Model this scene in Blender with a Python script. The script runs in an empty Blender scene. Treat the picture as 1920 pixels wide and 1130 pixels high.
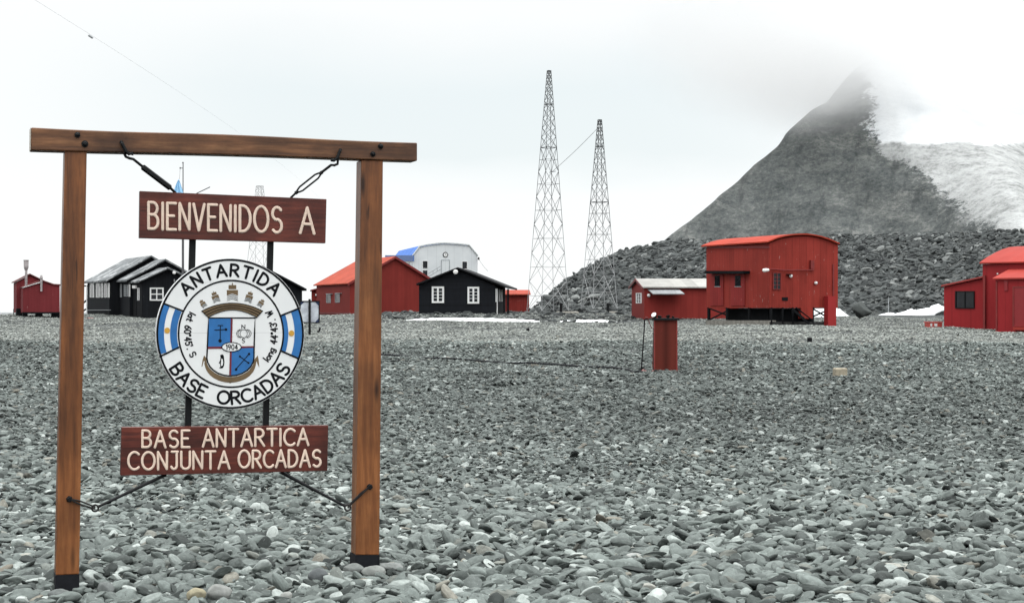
import bpy, math, random
import numpy as np
from mathutils import Vector, noise as mnoise

random.seed(7)
rng = np.random.default_rng(11)
SC = bpy.context.scene
COL = SC.collection
R = math.radians

# ------------------------------------------------------------------ camera
F = 2987.0      # focal length in photograph pixels (a short telephoto)
HY = 583.0      # row of the true horizon
CZ = 1.5        # eye height
cam_d = bpy.data.cameras.new('camera')
cam = bpy.data.objects.new('camera', cam_d)
COL.objects.link(cam)
cam.location = (0, 0, CZ)
cam.rotation_euler = (R(90), 0, 0)
cam_d.sensor_width = 36
cam_d.lens = 36 * F / 1920
cam_d.shift_y = 18 / 1920
cam_d.clip_start = 0.1
cam_d.clip_end = 20000
SC.camera = cam

# ------------------------------------------------------------------ sky, sun, exposure
SUN_EL, SUN_ROT = R(40), R(200)
w = bpy.data.worlds.new('World')
SC.world = w
w.use_nodes = True
nt = w.node_tree
nt.nodes.clear()
def wn(t, **k):
    n = nt.nodes.new(t)
    for a, b in k.items():
        setattr(n, a, b)
    return n
wo = wn('ShaderNodeOutputWorld')
bg = wn('ShaderNodeBackground')
sky = wn('ShaderNodeTexSky', sky_type='NISHITA')
sky.sun_disc = False
sky.sun_elevation = SUN_EL
sky.sun_rotation = SUN_ROT
tc = wn('ShaderNodeTexCoord')
# overcast: a deck of cloud over the blue, brighter towards the sea horizon
sep = wn('ShaderNodeSeparateXYZ')
nt.links.new(tc.outputs['Generated'], sep.inputs[0])
rz = wn('ShaderNodeValToRGB')
cr = rz.color_ramp
cr.elements[0].position = 0.0;  cr.elements[0].color = (0.98, 1.0, 1.0, 1)
cr.elements[1].position = 1.0;  cr.elements[1].color = (1.0, 1.0, 1.0, 1)
for p, c in ((0.075, (0.97, 0.995, 1.0)), (0.098, (0.845, 0.905, 0.915)), (0.135, (0.835, 0.90, 0.915)), (0.185, (0.97, 0.985, 0.985))):
    e = cr.elements.new(p); e.color = (*c, 1)
nz = wn('ShaderNodeTexNoise'); nz.inputs['Scale'].default_value = 7; nz.inputs['Detail'].default_value = 4
mp = wn('ShaderNodeMapping'); mp.inputs['Scale'].default_value = (1, 1, 2.2)
nt.links.new(tc.outputs['Generated'], mp.inputs[0]); nt.links.new(mp.outputs[0], nz.inputs['Vector'])
ma = wn('ShaderNodeMath', operation='MULTIPLY_ADD'); ma.inputs[1].default_value = 0.045
sb = wn('ShaderNodeMath', operation='SUBTRACT'); sb.inputs[1].default_value = 0.5
nt.links.new(nz.outputs['Fac'], sb.inputs[0]); nt.links.new(sb.outputs[0], ma.inputs[0])
nt.links.new(sep.outputs['Z'], ma.inputs[2]); nt.links.new(ma.outputs[0], rz.inputs[0])
# the deck thins to plain white at both sides of the view
rx = wn('ShaderNodeMapRange'); rx.interpolation_type = 'SMOOTHSTEP'
ab = wn('ShaderNodeMath', operation='ABSOLUTE'); ax_ = wn('ShaderNodeMath', operation='ADD'); ax_.inputs[1].default_value = 0.03
nt.links.new(sep.outputs['X'], ax_.inputs[0]); nt.links.new(ax_.outputs[0], ab.inputs[0]); nt.links.new(ab.outputs[0], rx.inputs[0])
rx.inputs[1].default_value = 0.10; rx.inputs[2].default_value = 0.30; rx.inputs[3].default_value = 0.0; rx.inputs[4].default_value = 0.85
mw = wn('ShaderNodeMix', data_type='RGBA'); mw.inputs['B'].default_value = (0.985, 1.0, 1.0, 1)
nt.links.new(rx.outputs[0], mw.inputs['Factor']); nt.links.new(rz.outputs[0], mw.inputs['A'])
sc_ = wn('ShaderNodeVectorMath', operation='SCALE')
# as under any overcast, the zenith is much brighter than the horizon
zr = wn('ShaderNodeMapRange'); zr.interpolation_type = 'SMOOTHSTEP'
zr.inputs[1].default_value = 0.22; zr.inputs[2].default_value = 0.95; zr.inputs[3].default_value = 10.4; zr.inputs[4].default_value = 36.0
nt.links.new(sep.outputs['Z'], zr.inputs[0]); nt.links.new(zr.outputs[0], sc_.inputs['Scale'])
nt.links.new(mw.outputs['Result'], sc_.inputs[0])
mx = wn('ShaderNodeMix', data_type='RGBA'); mx.inputs['Factor'].default_value = 0.965
nt.links.new(sky.outputs[0], mx.inputs['A']); nt.links.new(sc_.outputs[0], mx.inputs['B'])
nt.links.new(mx.outputs['Result'], bg.inputs['Color'])
bg.inputs['Strength'].default_value = 0.1
nt.links.new(bg.outputs[0], wo.inputs['Surface'])

sun_d = bpy.data.lights.new('sun', 'SUN')
sun_d.energy = 1.5
sun_d.angle = R(14)
sun_d.color = (1.0, 0.97, 0.93)
sun = bpy.data.objects.new('sun', sun_d)
COL.objects.link(sun)
# direction towards the sun: behind and right of the camera
sd = Vector((math.sin(SUN_ROT) * math.cos(SUN_EL) * -1, math.cos(SUN_ROT) * math.cos(SUN_EL), math.sin(SUN_EL)))
sun.rotation_euler = sd.to_track_quat('Z', 'Y').to_euler()

SC.view_settings.view_transform = 'Standard'
SC.view_settings.look = 'None'
SC.view_settings.exposure = 0.0
SC.view_settings.gamma = 1.0
cy = SC.cycles
cy.use_denoising = True
cy.max_bounces = 16
cy.diffuse_bounces = 3
cy.glossy_bounces = 2
cy.transmission_bounces = 3
cy.volume_bounces = 14
cy.transparent_max_bounces = 8
cy.volume_step_rate = 4.0
cy.volume_max_steps = 64

# ------------------------------------------------------------------ helpers
def at(px, py, d):
    return Vector(((px - 960) / F * d, d, CZ - (py - HY) / F * d))

class MB:
    """collects faces, built as ONE mesh object"""
    def __init__(s): s.v = []; s.f = []
    def add(s, vs, fs):
        o = len(s.v)
        s.v += [tuple(p) for p in vs]
        s.f += [tuple(i + o for i in f) for f in fs]
    def prism(s, pts, ext):
        n = len(pts)
        ext = Vector(ext)
        a = [Vector(p) for p in pts]
        b = [p + ext for p in a]
        s.add(a + b, [tuple(range(n)), tuple(range(2 * n - 1, n - 1, -1))] +
              [(i, i + n, (i + 1) % n + n, (i + 1) % n) for i in range(n)])
    def box(s, c, sx, sy, sz, ux=(1, 0, 0), uy=(0, 1, 0), uz=(0, 0, 1)):
        c, ux, uy, uz = Vector(c), Vector(ux), Vector(uy), Vector(uz)
        q = [c + ux * (sx / 2 * i) + uy * (sy / 2 * j) - uz * (sz / 2) for i, j in ((-1, -1), (1, -1), (1, 1), (-1, 1))]
        s.prism(q, uz * sz)
    def tube(s, pts, r, n=8, closed=False, cap=True):
        pts = [Vector(p) for p in pts]
        m = len(pts)
        rr = r if isinstance(r, (list, tuple)) else [r] * m
        rings = []
        up = None
        for i, p in enumerate(pts):
            if closed:
                t = pts[(i + 1) % m] - pts[i - 1]
            else:
                t = pts[min(i + 1, m - 1)] - pts[max(i - 1, 0)]
            t.normalize()
            if up is None:
                up = Vector((0, 0, 1)) if abs(t.z) < 0.9 else Vector((1, 0, 0))
            x = (up - t * up.dot(t)).normalized()
            up = x
            y = t.cross(x)
            rings.append([p + (x * math.cos(2 * math.pi * k / n) + y * math.sin(2 * math.pi * k / n)) * rr[i] for k in range(n)])
        vs = [q for rg in rings for q in rg]
        fs = []
        for i in range(m if closed else m - 1):
            j = (i + 1) % m
            for k in range(n):
                l = (k + 1) % n
                fs.append((i * n + k, j * n + k, j * n + l, i * n + l))
        if cap and not closed:
            fs.append(tuple(range(n - 1, -1, -1)))
            fs.append(tuple((m - 1) * n + k for k in range(n)))
        s.add(vs, fs)
    def bar(s, p, q, wd, hd=None):
        p, q = Vector(p), Vector(q)
        t = (q - p).normalized()
        up = Vector((0, 0, 1)) if abs(t.z) < 0.95 else Vector((0, 1, 0))
        x = t.cross(up).normalized(); y = x.cross(t)
        hd = hd or wd
        s.prism([p + x * wd / 2 * i + y * hd / 2 * j for i, j in ((-1, -1), (1, -1), (1, 1), (-1, 1))], q - p)
    def lathe(s, c, prof, n=20, axis=(0, 0, 1)):
        c = Vector(c); a = Vector(axis).normalized()
        x = a.orthogonal().normalized(); y = a.cross(x)
        vs = [c + a * h + (x * math.cos(2 * math.pi * k / n) + y * math.sin(2 * math.pi * k / n)) * r for r, h in prof for k in range(n)]
        fs = [(i * n + k, i * n + (k + 1) % n, (i + 1) * n + (k + 1) % n, (i + 1) * n + k) for i in range(len(prof) - 1) for k in range(n)]
        fs += [tuple(range(n - 1, -1, -1)), tuple((len(prof) - 1) * n + k for k in range(n))]
        s.add(vs, fs)
    def build(s, name, mat, parent=None, smooth=False, loc=None):
        return mesh_object(name, s.v, s.f, mat, parent, smooth, loc)

def root_of(o):
    while o.parent: o = o.parent
    return o

def mesh_object(name, v, f, mat, parent=None, smooth=False, loc=None):
    me = bpy.data.meshes.new(name)
    o = bpy.data.objects.new(name, me)
    COL.objects.link(o)
    if parent is not None:
        base = Vector(root_of(parent).location)
        o.parent = parent
    else:
        base = Vector(loc) if loc is not None else Vector((0, 0, 0))
        o.location = base
    v = (np.array(v, dtype=float) - np.array(base)).tolist() if len(v) else v
    me.from_pydata(v, [], f)
    me.validate()
    me.update()
    if mat is not None: me.materials.append(mat)
    if smooth:
        me.polygons.foreach_set('use_smooth', [True] * len(me.polygons))
    return o

def bevel(o, wd=0.01, seg=2):
    m = o.modifiers.new('soft_edges', 'BEVEL'); m.width = wd; m.segments = seg; m.limit_method = 'ANGLE'; m.angle_limit = R(40)
    return o

def tag(o, label=None, cat=None, group=None, kind=None):
    if label: o['label'] = label
    if cat: o['category'] = cat
    if group: o['group'] = group
    if kind: o['kind'] = kind
    return o

def thing(name, label, cat, loc, group=None):
    o = bpy.data.objects.new(name, None)
    o.empty_display_size = 0.3
    COL.objects.link(o)
    o.location = loc
    return tag(o, label, cat, group)

def copy_tree(o, loc, label=None, parent=None, mats=None):
    c = o.copy(); COL.objects.link(c)
    if parent is None:
        c.location = loc
        if label: c['label'] = label
    else:
        c.parent = parent
    for ch in o.children: copy_tree(ch, None, None, c)
    return c

class Plane:
    """a vertical plane; a runs to the right along it, n faces the viewer, b runs away"""
    def __init__(s, ox, oy, ax, ay):
        l = math.hypot(ax, ay)
        s.a = Vector((ax / l, ay / l, 0)); s.n = Vector((ay / l, -ax / l, 0)); s.b = -s.n
        s.o = Vector((ox, oy, 0))
    def P(s, px, py, h=0.0):
        u = (px - 960) / F
        o = s.o + s.n * h
        t = (u * o.y - o.x) / (s.a.x - u * s.a.y)
        p = o + s.a * t
        return Vector((p.x, p.y, CZ - (py - HY) / F * p.y))
    def poly(s, pts, h=0.0): return [s.P(x, y, h) for x, y in pts]
    def rect(s, mb, x0, y0, x1, y1, h1, h0):
        mb.prism(s.poly([(x0, y1), (x1, y1), (x1, y0), (x0, y0)], h1), s.n * (h0 - h1))
    def shift(s, k):
        q = Plane(0, 0, s.a.x, s.a.y); q.o = s.o + s.n * k; return q
    def side(s, px, left):
        """the plane of the wall running back from the corner at px"""
        c = s.P(px, HY)
        return Plane(c.x, c.y, -s.b.x, -s.b.y) if left else Plane(c.x, c.y, s.b.x, s.b.y)

def plane_px(px0, d0, px1, d1):
    p, q = at(px0, HY, d0), at(px1, HY, d1)
    return Plane(p.x, p.y, q.x - p.x, q.y - p.y)

# ------------------------------------------------------------------ materials
def srgb(r, g, b):
    f = lambda c: (c / 255 / 12.92) if c / 255 <= 0.04045 else ((c / 255 + 0.055) / 1.055) ** 2.4
    return (f(r), f(g), f(b))

class NB:
    def __init__(s, name):
        s.m = bpy.data.materials.new(name); s.m.use_nodes = True
        s.t = s.m.node_tree; s.t.nodes.clear()
        s.out = s.n('ShaderNodeOutputMaterial'); s.p = s.n('ShaderNodeBsdfPrincipled')
        s.t.links.new(s.p.outputs[0], s.out.inputs['Surface'])
        s.tc = s.n('ShaderNodeTexCoord')
    def n(s, t, **k):
        x = s.t.nodes.new(t)
        for a, b in k.items(): setattr(x, a, b)
        return x
    def l(s, a, b): s.t.links.new(a, b)
    def setv(s, sock, v):
        if hasattr(v, 'is_output') or isinstance(v, bpy.types.NodeSocket): s.l(v, sock)
        elif isinstance(v, (tuple, list)) and len(v) == 3 and sock.type == 'RGBA': sock.default_value = (*v, 1)
        else: sock.default_value = v
    def coords(s, a=None, scale=(1, 1, 1)):
        """object coordinates in the frame (along a, across a, up), scaled"""
        c = s.tc.outputs['Object']
        if a is not None:
            cm = s.n('ShaderNodeCombineXYZ')
            for i, v in enumerate(((a[0], a[1], 0), (-a[1], a[0], 0), (0, 0, 1))):
                d = s.n('ShaderNodeVectorMath', operation='DOT_PRODUCT'); s.l(c, d.inputs[0]); d.inputs[1].default_value = v
                s.l(d.outputs['Value'], cm.inputs[i])
            c = cm.outputs[0]
        m = s.n('ShaderNodeVectorMath', operation='MULTIPLY'); s.l(c, m.inputs[0]); m.inputs[1].default_value = scale
        return m.outputs[0]
    def noise(s, vec, scale=1.0, detail=4, rough=0.55, dist=0.0):
        x = s.n('ShaderNodeTexNoise'); s.l(vec, x.inputs['Vector'])
        x.inputs['Scale'].default_value = scale; x.inputs['Detail'].default_value = detail
        x.inputs['Roughness'].default_value = rough; x.inputs['Distortion'].default_value = dist
        return x.outputs['Fac']
    def voro(s, vec, scale, out='Distance', feature='F1'):
        x = s.n('ShaderNodeTexVoronoi', feature=feature); s.l(vec, x.inputs['Vector']); x.inputs['Scale'].default_value = scale
        return x.outputs[out]
    def ramp(s, fac, *st):
        x = s.n('ShaderNodeValToRGB'); s.l(fac, x.inputs[0])
        e = x.color_ramp.elements
        while len(e) < len(st): e.new(0.5)
        for i, (p, c) in enumerate(st):
            e[i].position = p
            e[i].color = (*c, 1) if isinstance(c, (tuple, list)) else (c, c, c, 1)
        return x.outputs[0]
    def mix(s, f, a, b, mode='MIX'):
        x = s.n('ShaderNodeMix', data_type='RGBA', blend_type=mode)
        s.setv(x.inputs['Factor'], f); s.setv(x.inputs['A'], a); s.setv(x.inputs['B'], b)
        return x.outputs['Result']
    def math(s, op, a, b=0.0, c=0.0):
        x = s.n('ShaderNodeMath', operation=op)
        for i, v in enumerate((a, b, c)): s.setv(x.inputs[i], v)
        return x.outputs[0]
    def sepz(s, vec, ax):
        x = s.n('ShaderNodeSeparateXYZ'); s.l(vec, x.inputs[0]); return x.outputs[ax]
    def attr(s, name, out='Fac', typ='GEOMETRY'):
        x = s.n('ShaderNodeAttribute', attribute_type=typ); x.attribute_name = name; return x.outputs[out]
    def bump(s, h, strength=0.5, dist=0.02):
        b = s.n('ShaderNodeBump'); b.inputs['Strength'].default_value = strength; b.inputs['Distance'].default_value = dist
        s.l(h, b.inputs['Height']); s.l(b.outputs[0], s.p.inputs['Normal'])
    def done(s, col, rough=0.6, spec=0.4, metal=0.0):
        s.setv(s.p.inputs['Base Color'], col); s.setv(s.p.inputs['Roughness'], rough)
        s.p.inputs['Specular IOR Level'].default_value = spec; s.p.inputs['Metallic'].default_value = metal
        return s.m

def mul(c, k): return tuple(min(1, x * k) for x in c)

def M_plain(name, col, rough=0.6, var=0.15, scale=6, metal=0.0, spec=0.4):
    b = NB(name); c = b.coords()
    nz = b.noise(c, scale, 5, 0.6)
    return b.done(b.mix(b.ramp(nz, (0.3, 0.0), (0.7, 1.0)), mul(col, 1 - var), mul(col, 1 + var)), rough, spec, metal)

def M_siding(name, col, a, pitch=0.2, wear=None, wear_amt=0.62, bump=0.4, rough=0.65, var=0.22, joint=0.55, horizontal=False):
    """painted boards or sheets: joints every pitch metres along a, blotches, streaks, chips of bare undercoat"""
    b = NB(name); c = b.coords(a)
    x = b.sepz(c, 2 if horizontal else 0)
    fr = b.math('FRACT', b.math('DIVIDE', x, pitch))
    tri = b.math('ABSOLUTE', b.math('SUBTRACT', fr, 0.5))
    j = b.ramp(tri, (0.0, 1.0), (0.44, 1.0), (0.5, joint))
    board = b.math('FLOOR', b.math('DIVIDE', x, pitch))
    wn_ = b.n('ShaderNodeTexWhiteNoise', noise_dimensions='1D'); b.l(board, wn_.inputs['W'])
    blot = b.noise(c, 0.55, 4, 0.6)
    streak = b.noise(b.coords(a, (3.5, 3.5, 0.35)), 1.6, 4, 0.6)
    f = b.math('ADD', b.math('ADD', b.math('MULTIPLY', blot, 0.45), b.math('MULTIPLY', streak, 0.4)), b.math('MULTIPLY', wn_.outputs['Value'], 0.15))
    cc = b.mix(b.ramp(f, (0.33, 0.0), (0.67, 1.0)), mul(col, 1 - var), mul(col, 1 + var))
    if wear is not None:
        ch = b.noise(b.coords(a, (5, 5, 1.6)), 1.3, 6, 0.7)
        cc = b.mix(b.ramp(ch, (wear_amt, 0.0), (wear_amt + 0.035, 1.0)), cc, wear)
    cc = b.mix(1.0, cc, j, 'MULTIPLY')
    b.bump(b.math('ADD', j, b.math('MULTIPLY', streak, 0.2)), bump, 0.03)
    return b.done(cc, rough, 0.14)

def M_corr(name, col, a, pitch=0.18, var=0.18, rough=0.55, stain=None, stain_at=0.6):
    """corrugated sheet with the ribs repeating along a"""
    b = NB(name); c = b.coords(a)
    x = b.sepz(c, 0)
    wv = b.math('SINE', b.math('MULTIPLY', x, 2 * math.pi / pitch))
    sheet = b.math('FLOOR', b.math('DIVIDE', x, 0.9))
    wn_ = b.n('ShaderNodeTexWhiteNoise', noise_dimensions='1D'); b.l(sheet, wn_.inputs['W'])
    f = b.math('ADD', b.math('MULTIPLY', b.noise(c, 0.8, 5, 0.65), 0.75), b.math('MULTIPLY', wn_.outputs['Value'], 0.25))
    cc = b.mix(b.ramp(f, (0.3, 0.0), (0.7, 1.0)), mul(col, 1 - var), mul(col, 1 + var))
    if stain is not None:
        cc = b.mix(b.ramp(b.noise(c, 0.9, 6, 0.7), (stain_at, 0.0), (stain_at + 0.07, 1.0)), cc, stain)
    b.bump(wv, 0.35, 0.03)
    return b.done(cc, max(rough, 0.7), 0.1)

def M_wood(name, dark, mid, light, a, along, grain=14, rough=0.42, knots=True, stain=0.0, end=None):
    """stained timber, grain along x (the direction a) or z"""
    b = NB(name)
    st = 0.07
    s = (st, 1, 1) if along == 'x' else (1, 1, st)
    c = b.coords(a, s)
    big = b.noise(c, grain * 0.45, 3, 0.5, 0.6)
    fine = b.noise(c, grain * 3.2, 6, 0.7)
    f = b.math('ADD', b.math('MULTIPLY', big, 0.5), b.math('MULTIPLY', fine, 0.5))
    cc = b.ramp(f, (0.36, dark), (0.5, mid), (0.63, light))
    blot = b.noise(b.coords(a, (1, 1, 1)), 2.6, 4, 0.6)
    cc = b.mix(b.ramp(blot, (0.42, 0.0), (0.66, 0.55 + stain)), cc, mul(dark, 0.75))
    if knots:
        ks = (1.1, 5, 5) if along == 'x' else (5, 5, 1.1)
        kn = b.voro(b.coords(a, ks), 1.7)
        cc = b.mix(b.ramp(kn, (0.05, 1.0), (0.17, 0.0)), cc, mul(dark, 0.3))
        crk = b.noise(b.coords(a, (1.2, 14, 14) if along == 'x' else (14, 14, 1.2)), 2.0, 3, 0.6)
        cc = b.mix(b.ramp(crk, (0.69, 0.0), (0.73, 0.8)), cc, mul(dark, 0.35))
    b.bump(fine, 0.35, 0.004)
    return b.done(cc, rough, 0.4)

A0 = (1.0, 0.0)
black_steel = M_plain('black_steel', (0.008, 0.009, 0.010), 0.5, 0.3, 30, 0.0, 0.2)
black_rubber = M_plain('black_bitumen', (0.010, 0.011, 0.014), 0.7, 0.3, 20, 0.0, 0.2)
rusty_steel = M_plain('weathered_dark_steel', (0.018, 0.016, 0.015), 0.6, 0.45, 40)
galv = M_plain('galvanised_steel', (0.34, 0.36, 0.37), 0.55, 0.25, 2.0, 0.0)
galv_dark = M_plain('dark_weathered_steel', (0.10, 0.10, 0.105), 0.6, 0.3, 2.0)
white_trim = M_plain('white_trim_paint', (0.78, 0.79, 0.78), 0.55, 0.08, 3)
grey_trim = M_plain('grey_trim_paint', (0.32, 0.34, 0.35), 0.55, 0.15, 3)
dark_glass = M_plain('dark_window_glass', (0.014, 0.017, 0.021), 0.1, 0.5, 2, 0.0, 0.3)
concrete = M_plain('weathered_concrete', (0.23, 0.22, 0.195), 0.9, 0.35, 5)
lamp_white = M_plain('white_lamp_enamel', (0.82, 0.82, 0.80), 0.35, 0.05, 9)
black_wood_dark = M_plain('black_timber', (0.008, 0.009, 0.0105), 0.85, 0.3, 3, 0.0, 0.12)
dark_red_metal = M_plain('dark_red_metal', (0.20, 0.022, 0.02), 0.5, 0.2, 3)

# ------------------------------------------------------------------ the ground's shape
CTRL = [(0, 593, 118), (70, 597, 113), (165, 591, 134), (260, 598.5, 119), (205, 593, 128), (480, 592, 125), (560, 594, 130), (660, 591, 144),
        (720, 588, 140), (858, 588.5, 128), (930, 590, 128), (965, 590, 150), (880, 602, 108), (1050, 603, 118), (1150, 603, 118),
        (1208, 598, 120), (1330, 611, 108), (1443, 613, 102), (1571, 617, 101), (1615, 600, 128), (1700, 599, 128),
        (1770, 614.5, 86), (1842, 617.5, 84), (1900, 625, 79), (1960, 628, 79), (1100, 588, 165), (1300, 590, 165), (1600, 592, 160), (1900, 592, 150),
        (100, 646, 57), (500, 645, 58), (960, 646, 57), (1400, 646, 57), (1850, 648, 56), (581, 628, 78), (1518, 641, 62),
        (300, 690, 41.5), (1230, 698, 38.5), (1800, 692, 41)]
cp = np.array([[*at(*c)] for c in CTRL])
near = np.array([[x, y, 0.0] for y in (0, 7, 13, 20, 28) for x in np.linspace(-0.4, 0.4, 5) * (y + 3)])
far = np.array([[-70, 128, 0.9], [70, 100, 0.2], [90, 150, 0.6], [-60, 60, 0.2], [40, 55, 0.2], [-90, 160, 0.9], [0, 200, 1.0], [100, 220, 0.8]])
cp = np.vstack([cp, near, far])
SCL = 40.0
def _phi(r2): return np.where(r2 > 1e-12, 0.5 * r2 * np.log(np.maximum(r2, 1e-12)), 0)
_A = cp[:, :2] / SCL
_n = len(_A)
_K = _phi(((_A[:, None] - _A[None]) ** 2).sum(-1)) + np.eye(_n) * 0.004
_Pm = np.hstack([np.ones((_n, 1)), _A])
_S = np.vstack([np.hstack([_K, _Pm]), np.hstack([_Pm.T, np.zeros((3, 3))])])
_W = np.linalg.solve(_S, np.concatenate([cp[:, 2], np.zeros(3)]))
def sstep(x, a, b):
    t = np.clip((x - a) / (b - a), 0, 1); return t * t * (3 - 2 * t)
_gr = np.random.default_rng(5)
_waves = [(_gr.uniform(-1, 1, 2) * k, _gr.uniform(0, 6.28), am) for k, am in ((0.5, .022), (0.9, .02), (1.6, .014), (2.6, .010), (3.7, .008), (0.3, .02)) for _ in range(3)]
def ground(x, y):
    x = np.atleast_1d(np.asarray(x, float)); y = np.atleast_1d(np.asarray(y, float))
    yc = np.clip(y, 0, 215); xc = np.clip(x, -0.5 * yc - 10, 0.5 * yc + 10)
    q = np.stack([xc, yc], -1) / SCL
    z = np.empty(len(q))
    for i in range(0, len(q), 20000):
        s = q[i:i + 20000]
        z[i:i + 20000] = _phi(((s[:, None] - _A[None]) ** 2).sum(-1)) @ _W[:_n] + _W[_n] + s @ _W[_n + 1:]
    for k, ph, am in _waves:
        z = z + am * np.sin(x * k[0] + y * k[1] + ph)
    px = 960 + F * x / np.maximum(y, 1)
    dd = 136 + 110 * sstep(px, 420, 640)
    land = sstep(px, 900, 1150)
    t = sstep(y - dd, 0, 45)
    zf = -3.5 * (1 - land) + 0.8 * land
    return z * (1 - t) + zf * t
def gz(x, y): return float(ground(x, y)[0])
def on_ground(px, d):
    x = (px - 960) / F * d
    return Vector((x, d, gz(x, d)))

# ------------------------------------------------------------------ ground sheet, sea
ys = [-25, -12, -4, 0, 2, 4]
y = 5.0
while y < 330: ys.append(y); y *= 1.0125
while y < 1900: ys.append(y); y *= 1.06
us = np.linspace(-0.62, 0.62, 171)
gv, gf = [], []
yy = np.array(ys)
GX = (us[None, :] * np.maximum(yy, 34)[:, None]); GY = np.repeat(yy[:, None], len(us), 1)
GZ = ground(GX.ravel(), GY.ravel())
gv = np.stack([GX.ravel(), GY.ravel(), GZ], -1)
nu = len(us)
gf = [(i * nu + j, i * nu + j + 1, (i + 1) * nu + j + 1, (i + 1) * nu + j) for i in range(len(ys) - 1) for j in range(nu - 1)]
b = NB('gravel_ground')
c = b.coords()
v1 = b.voro(b.coords(None, (1, 1, 1)), 9.0, 'Color')
v1d = b.voro(c, 9.0)
v2 = b.voro(c, 3.2, 'Color'); v2d = b.voro(c, 3.2)
grey = b.sepz(v1, 0); grey2 = b.sepz(v2, 0)
f = b.math('ADD', b.math('MULTIPLY', grey, 0.45), b.math('MULTIPLY', grey2, 0.3))
f = b.math('ADD', f, b.math('MULTIPLY', b.noise(b.coords(None, (1, 0.35, 1)), 0.25, 5, 0.65), 0.35))
cc = b.ramp(f, (0.22, (0.03, 0.033, 0.033)), (0.6, (0.07, 0.076, 0.074)), (0.95, (0.14, 0.15, 0.145)))  # dark base colour deepens the shade in the gaps between stones
# drier, paler, browner ground beyond the storm berm
band = b.math('ADD', b.sepz(c, 1), b.math('MULTIPLY', b.math('SUBTRACT', b.noise(c, 0.12, 3, 0.5), 0.5), 14))
cc = b.mix(b.ramp(b.math('DIVIDE', band, 200.0), (0.33, 0.0), (0.43, 1.0)), mul((1, 1, 1), 0.62), (1.0, 1.0, 0.97)) if False else cc
b.bump(b.math('ADD', b.math('MULTIPLY', v1d, -1.0), b.math('MULTIPLY', v2d, -1.4)), 0.9, 0.08)
m_ground = b.done(cc, 0.9, 0.15)
tag(mesh_object('ground', gv, gf, m_ground, None, True), kind='structure')

b = NB('sea_water')
c = b.coords(None, (1, 1, 1))
b.bump(b.noise(b.coords(None, (0.2, 0.6, 1)), 1.0, 5, 0.6), 0.5, 0.3)
m_sea = b.done((0.06, 0.085, 0.095), 0.25, 0.5)
tag(mesh_object('water', [(-2600, 120, -2.0), (2600, 120, -2.0), (2600, 4000, -2.0), (-2600, 4000, -2.0)], [(0, 1, 2, 3)], m_sea), kind='structure')

# ------------------------------------------------------------------ cobbles, scattered as stuff
def ico(sub):
    t = (1 + 5 ** .5) / 2
    v = [(-1, t, 0), (1, t, 0), (-1, -t, 0), (1, -t, 0), (0, -1, t), (0, 1, t), (0, -1, -t), (0, 1, -t), (t, 0, -1), (t, 0, 1), (-t, 0, -1), (-t, 0, 1)]
    f = [(0, 11, 5), (0, 5, 1), (0, 1, 7), (0, 7, 10), (0, 10, 11), (1, 5, 9), (5, 11, 4), (11, 10, 2), (10, 7, 6), (7, 1, 8), (3, 9, 4), (3, 4, 2), (3, 2, 6), (3, 6, 8), (3, 8, 9), (4, 9, 5), (2, 4, 11), (6, 2, 10), (8, 6, 7), (9, 8, 1)]
    v = [np.array(p) / np.linalg.norm(p) for p in v]
    for _ in range(sub):
        mid = {}; nf = []
        def m(a, b_):
            k = (min(a, b_), max(a, b_))
            if k not in mid:
                p = v[a] + v[b_]; v.append(p / np.linalg.norm(p)); mid[k] = len(v) - 1
            return mid[k]
        for a, b_, c_ in f:
            x, y_, z = m(a, b_), m(b_, c_), m(c_, a)
            nf += [(a, x, z), (b_, y_, x), (c_, z, y_), (x, y_, z)]
        f = nf
    return np.array(v), f
ICO3 = ico(3); ICO2 = ico(2)

def stone_mesh(seed, angular, sub=3):
    r = np.random.default_rng(seed)
    v, f = ICO3 if sub == 3 else ICO2
    v = v.copy()
    for _ in range(9 if angular else 4):
        n = r.normal(size=3); n /= np.linalg.norm(n)
        k = r.uniform(0.5, 0.8) if angular else r.uniform(0.66, 0.88)
        d = v @ n
        v -= np.outer(np.maximum(d - k, 0) * (0.97 if angular else 0.72), n)
    off = Vector(r.uniform(-50, 50, 3))
    for i in range(len(v)):
        p = Vector(v[i])
        v[i] *= 1 + 0.13 * mnoise.noise(p * 1.3 + off) + 0.04 * mnoise.noise(p * 3.6 + off) + (0.03 * mnoise.noise(p * 7 + off) if angular else 0)
    v *= np.array([1.0, r.uniform(0.6, 0.85), 1.0])
    return v, f

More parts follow.
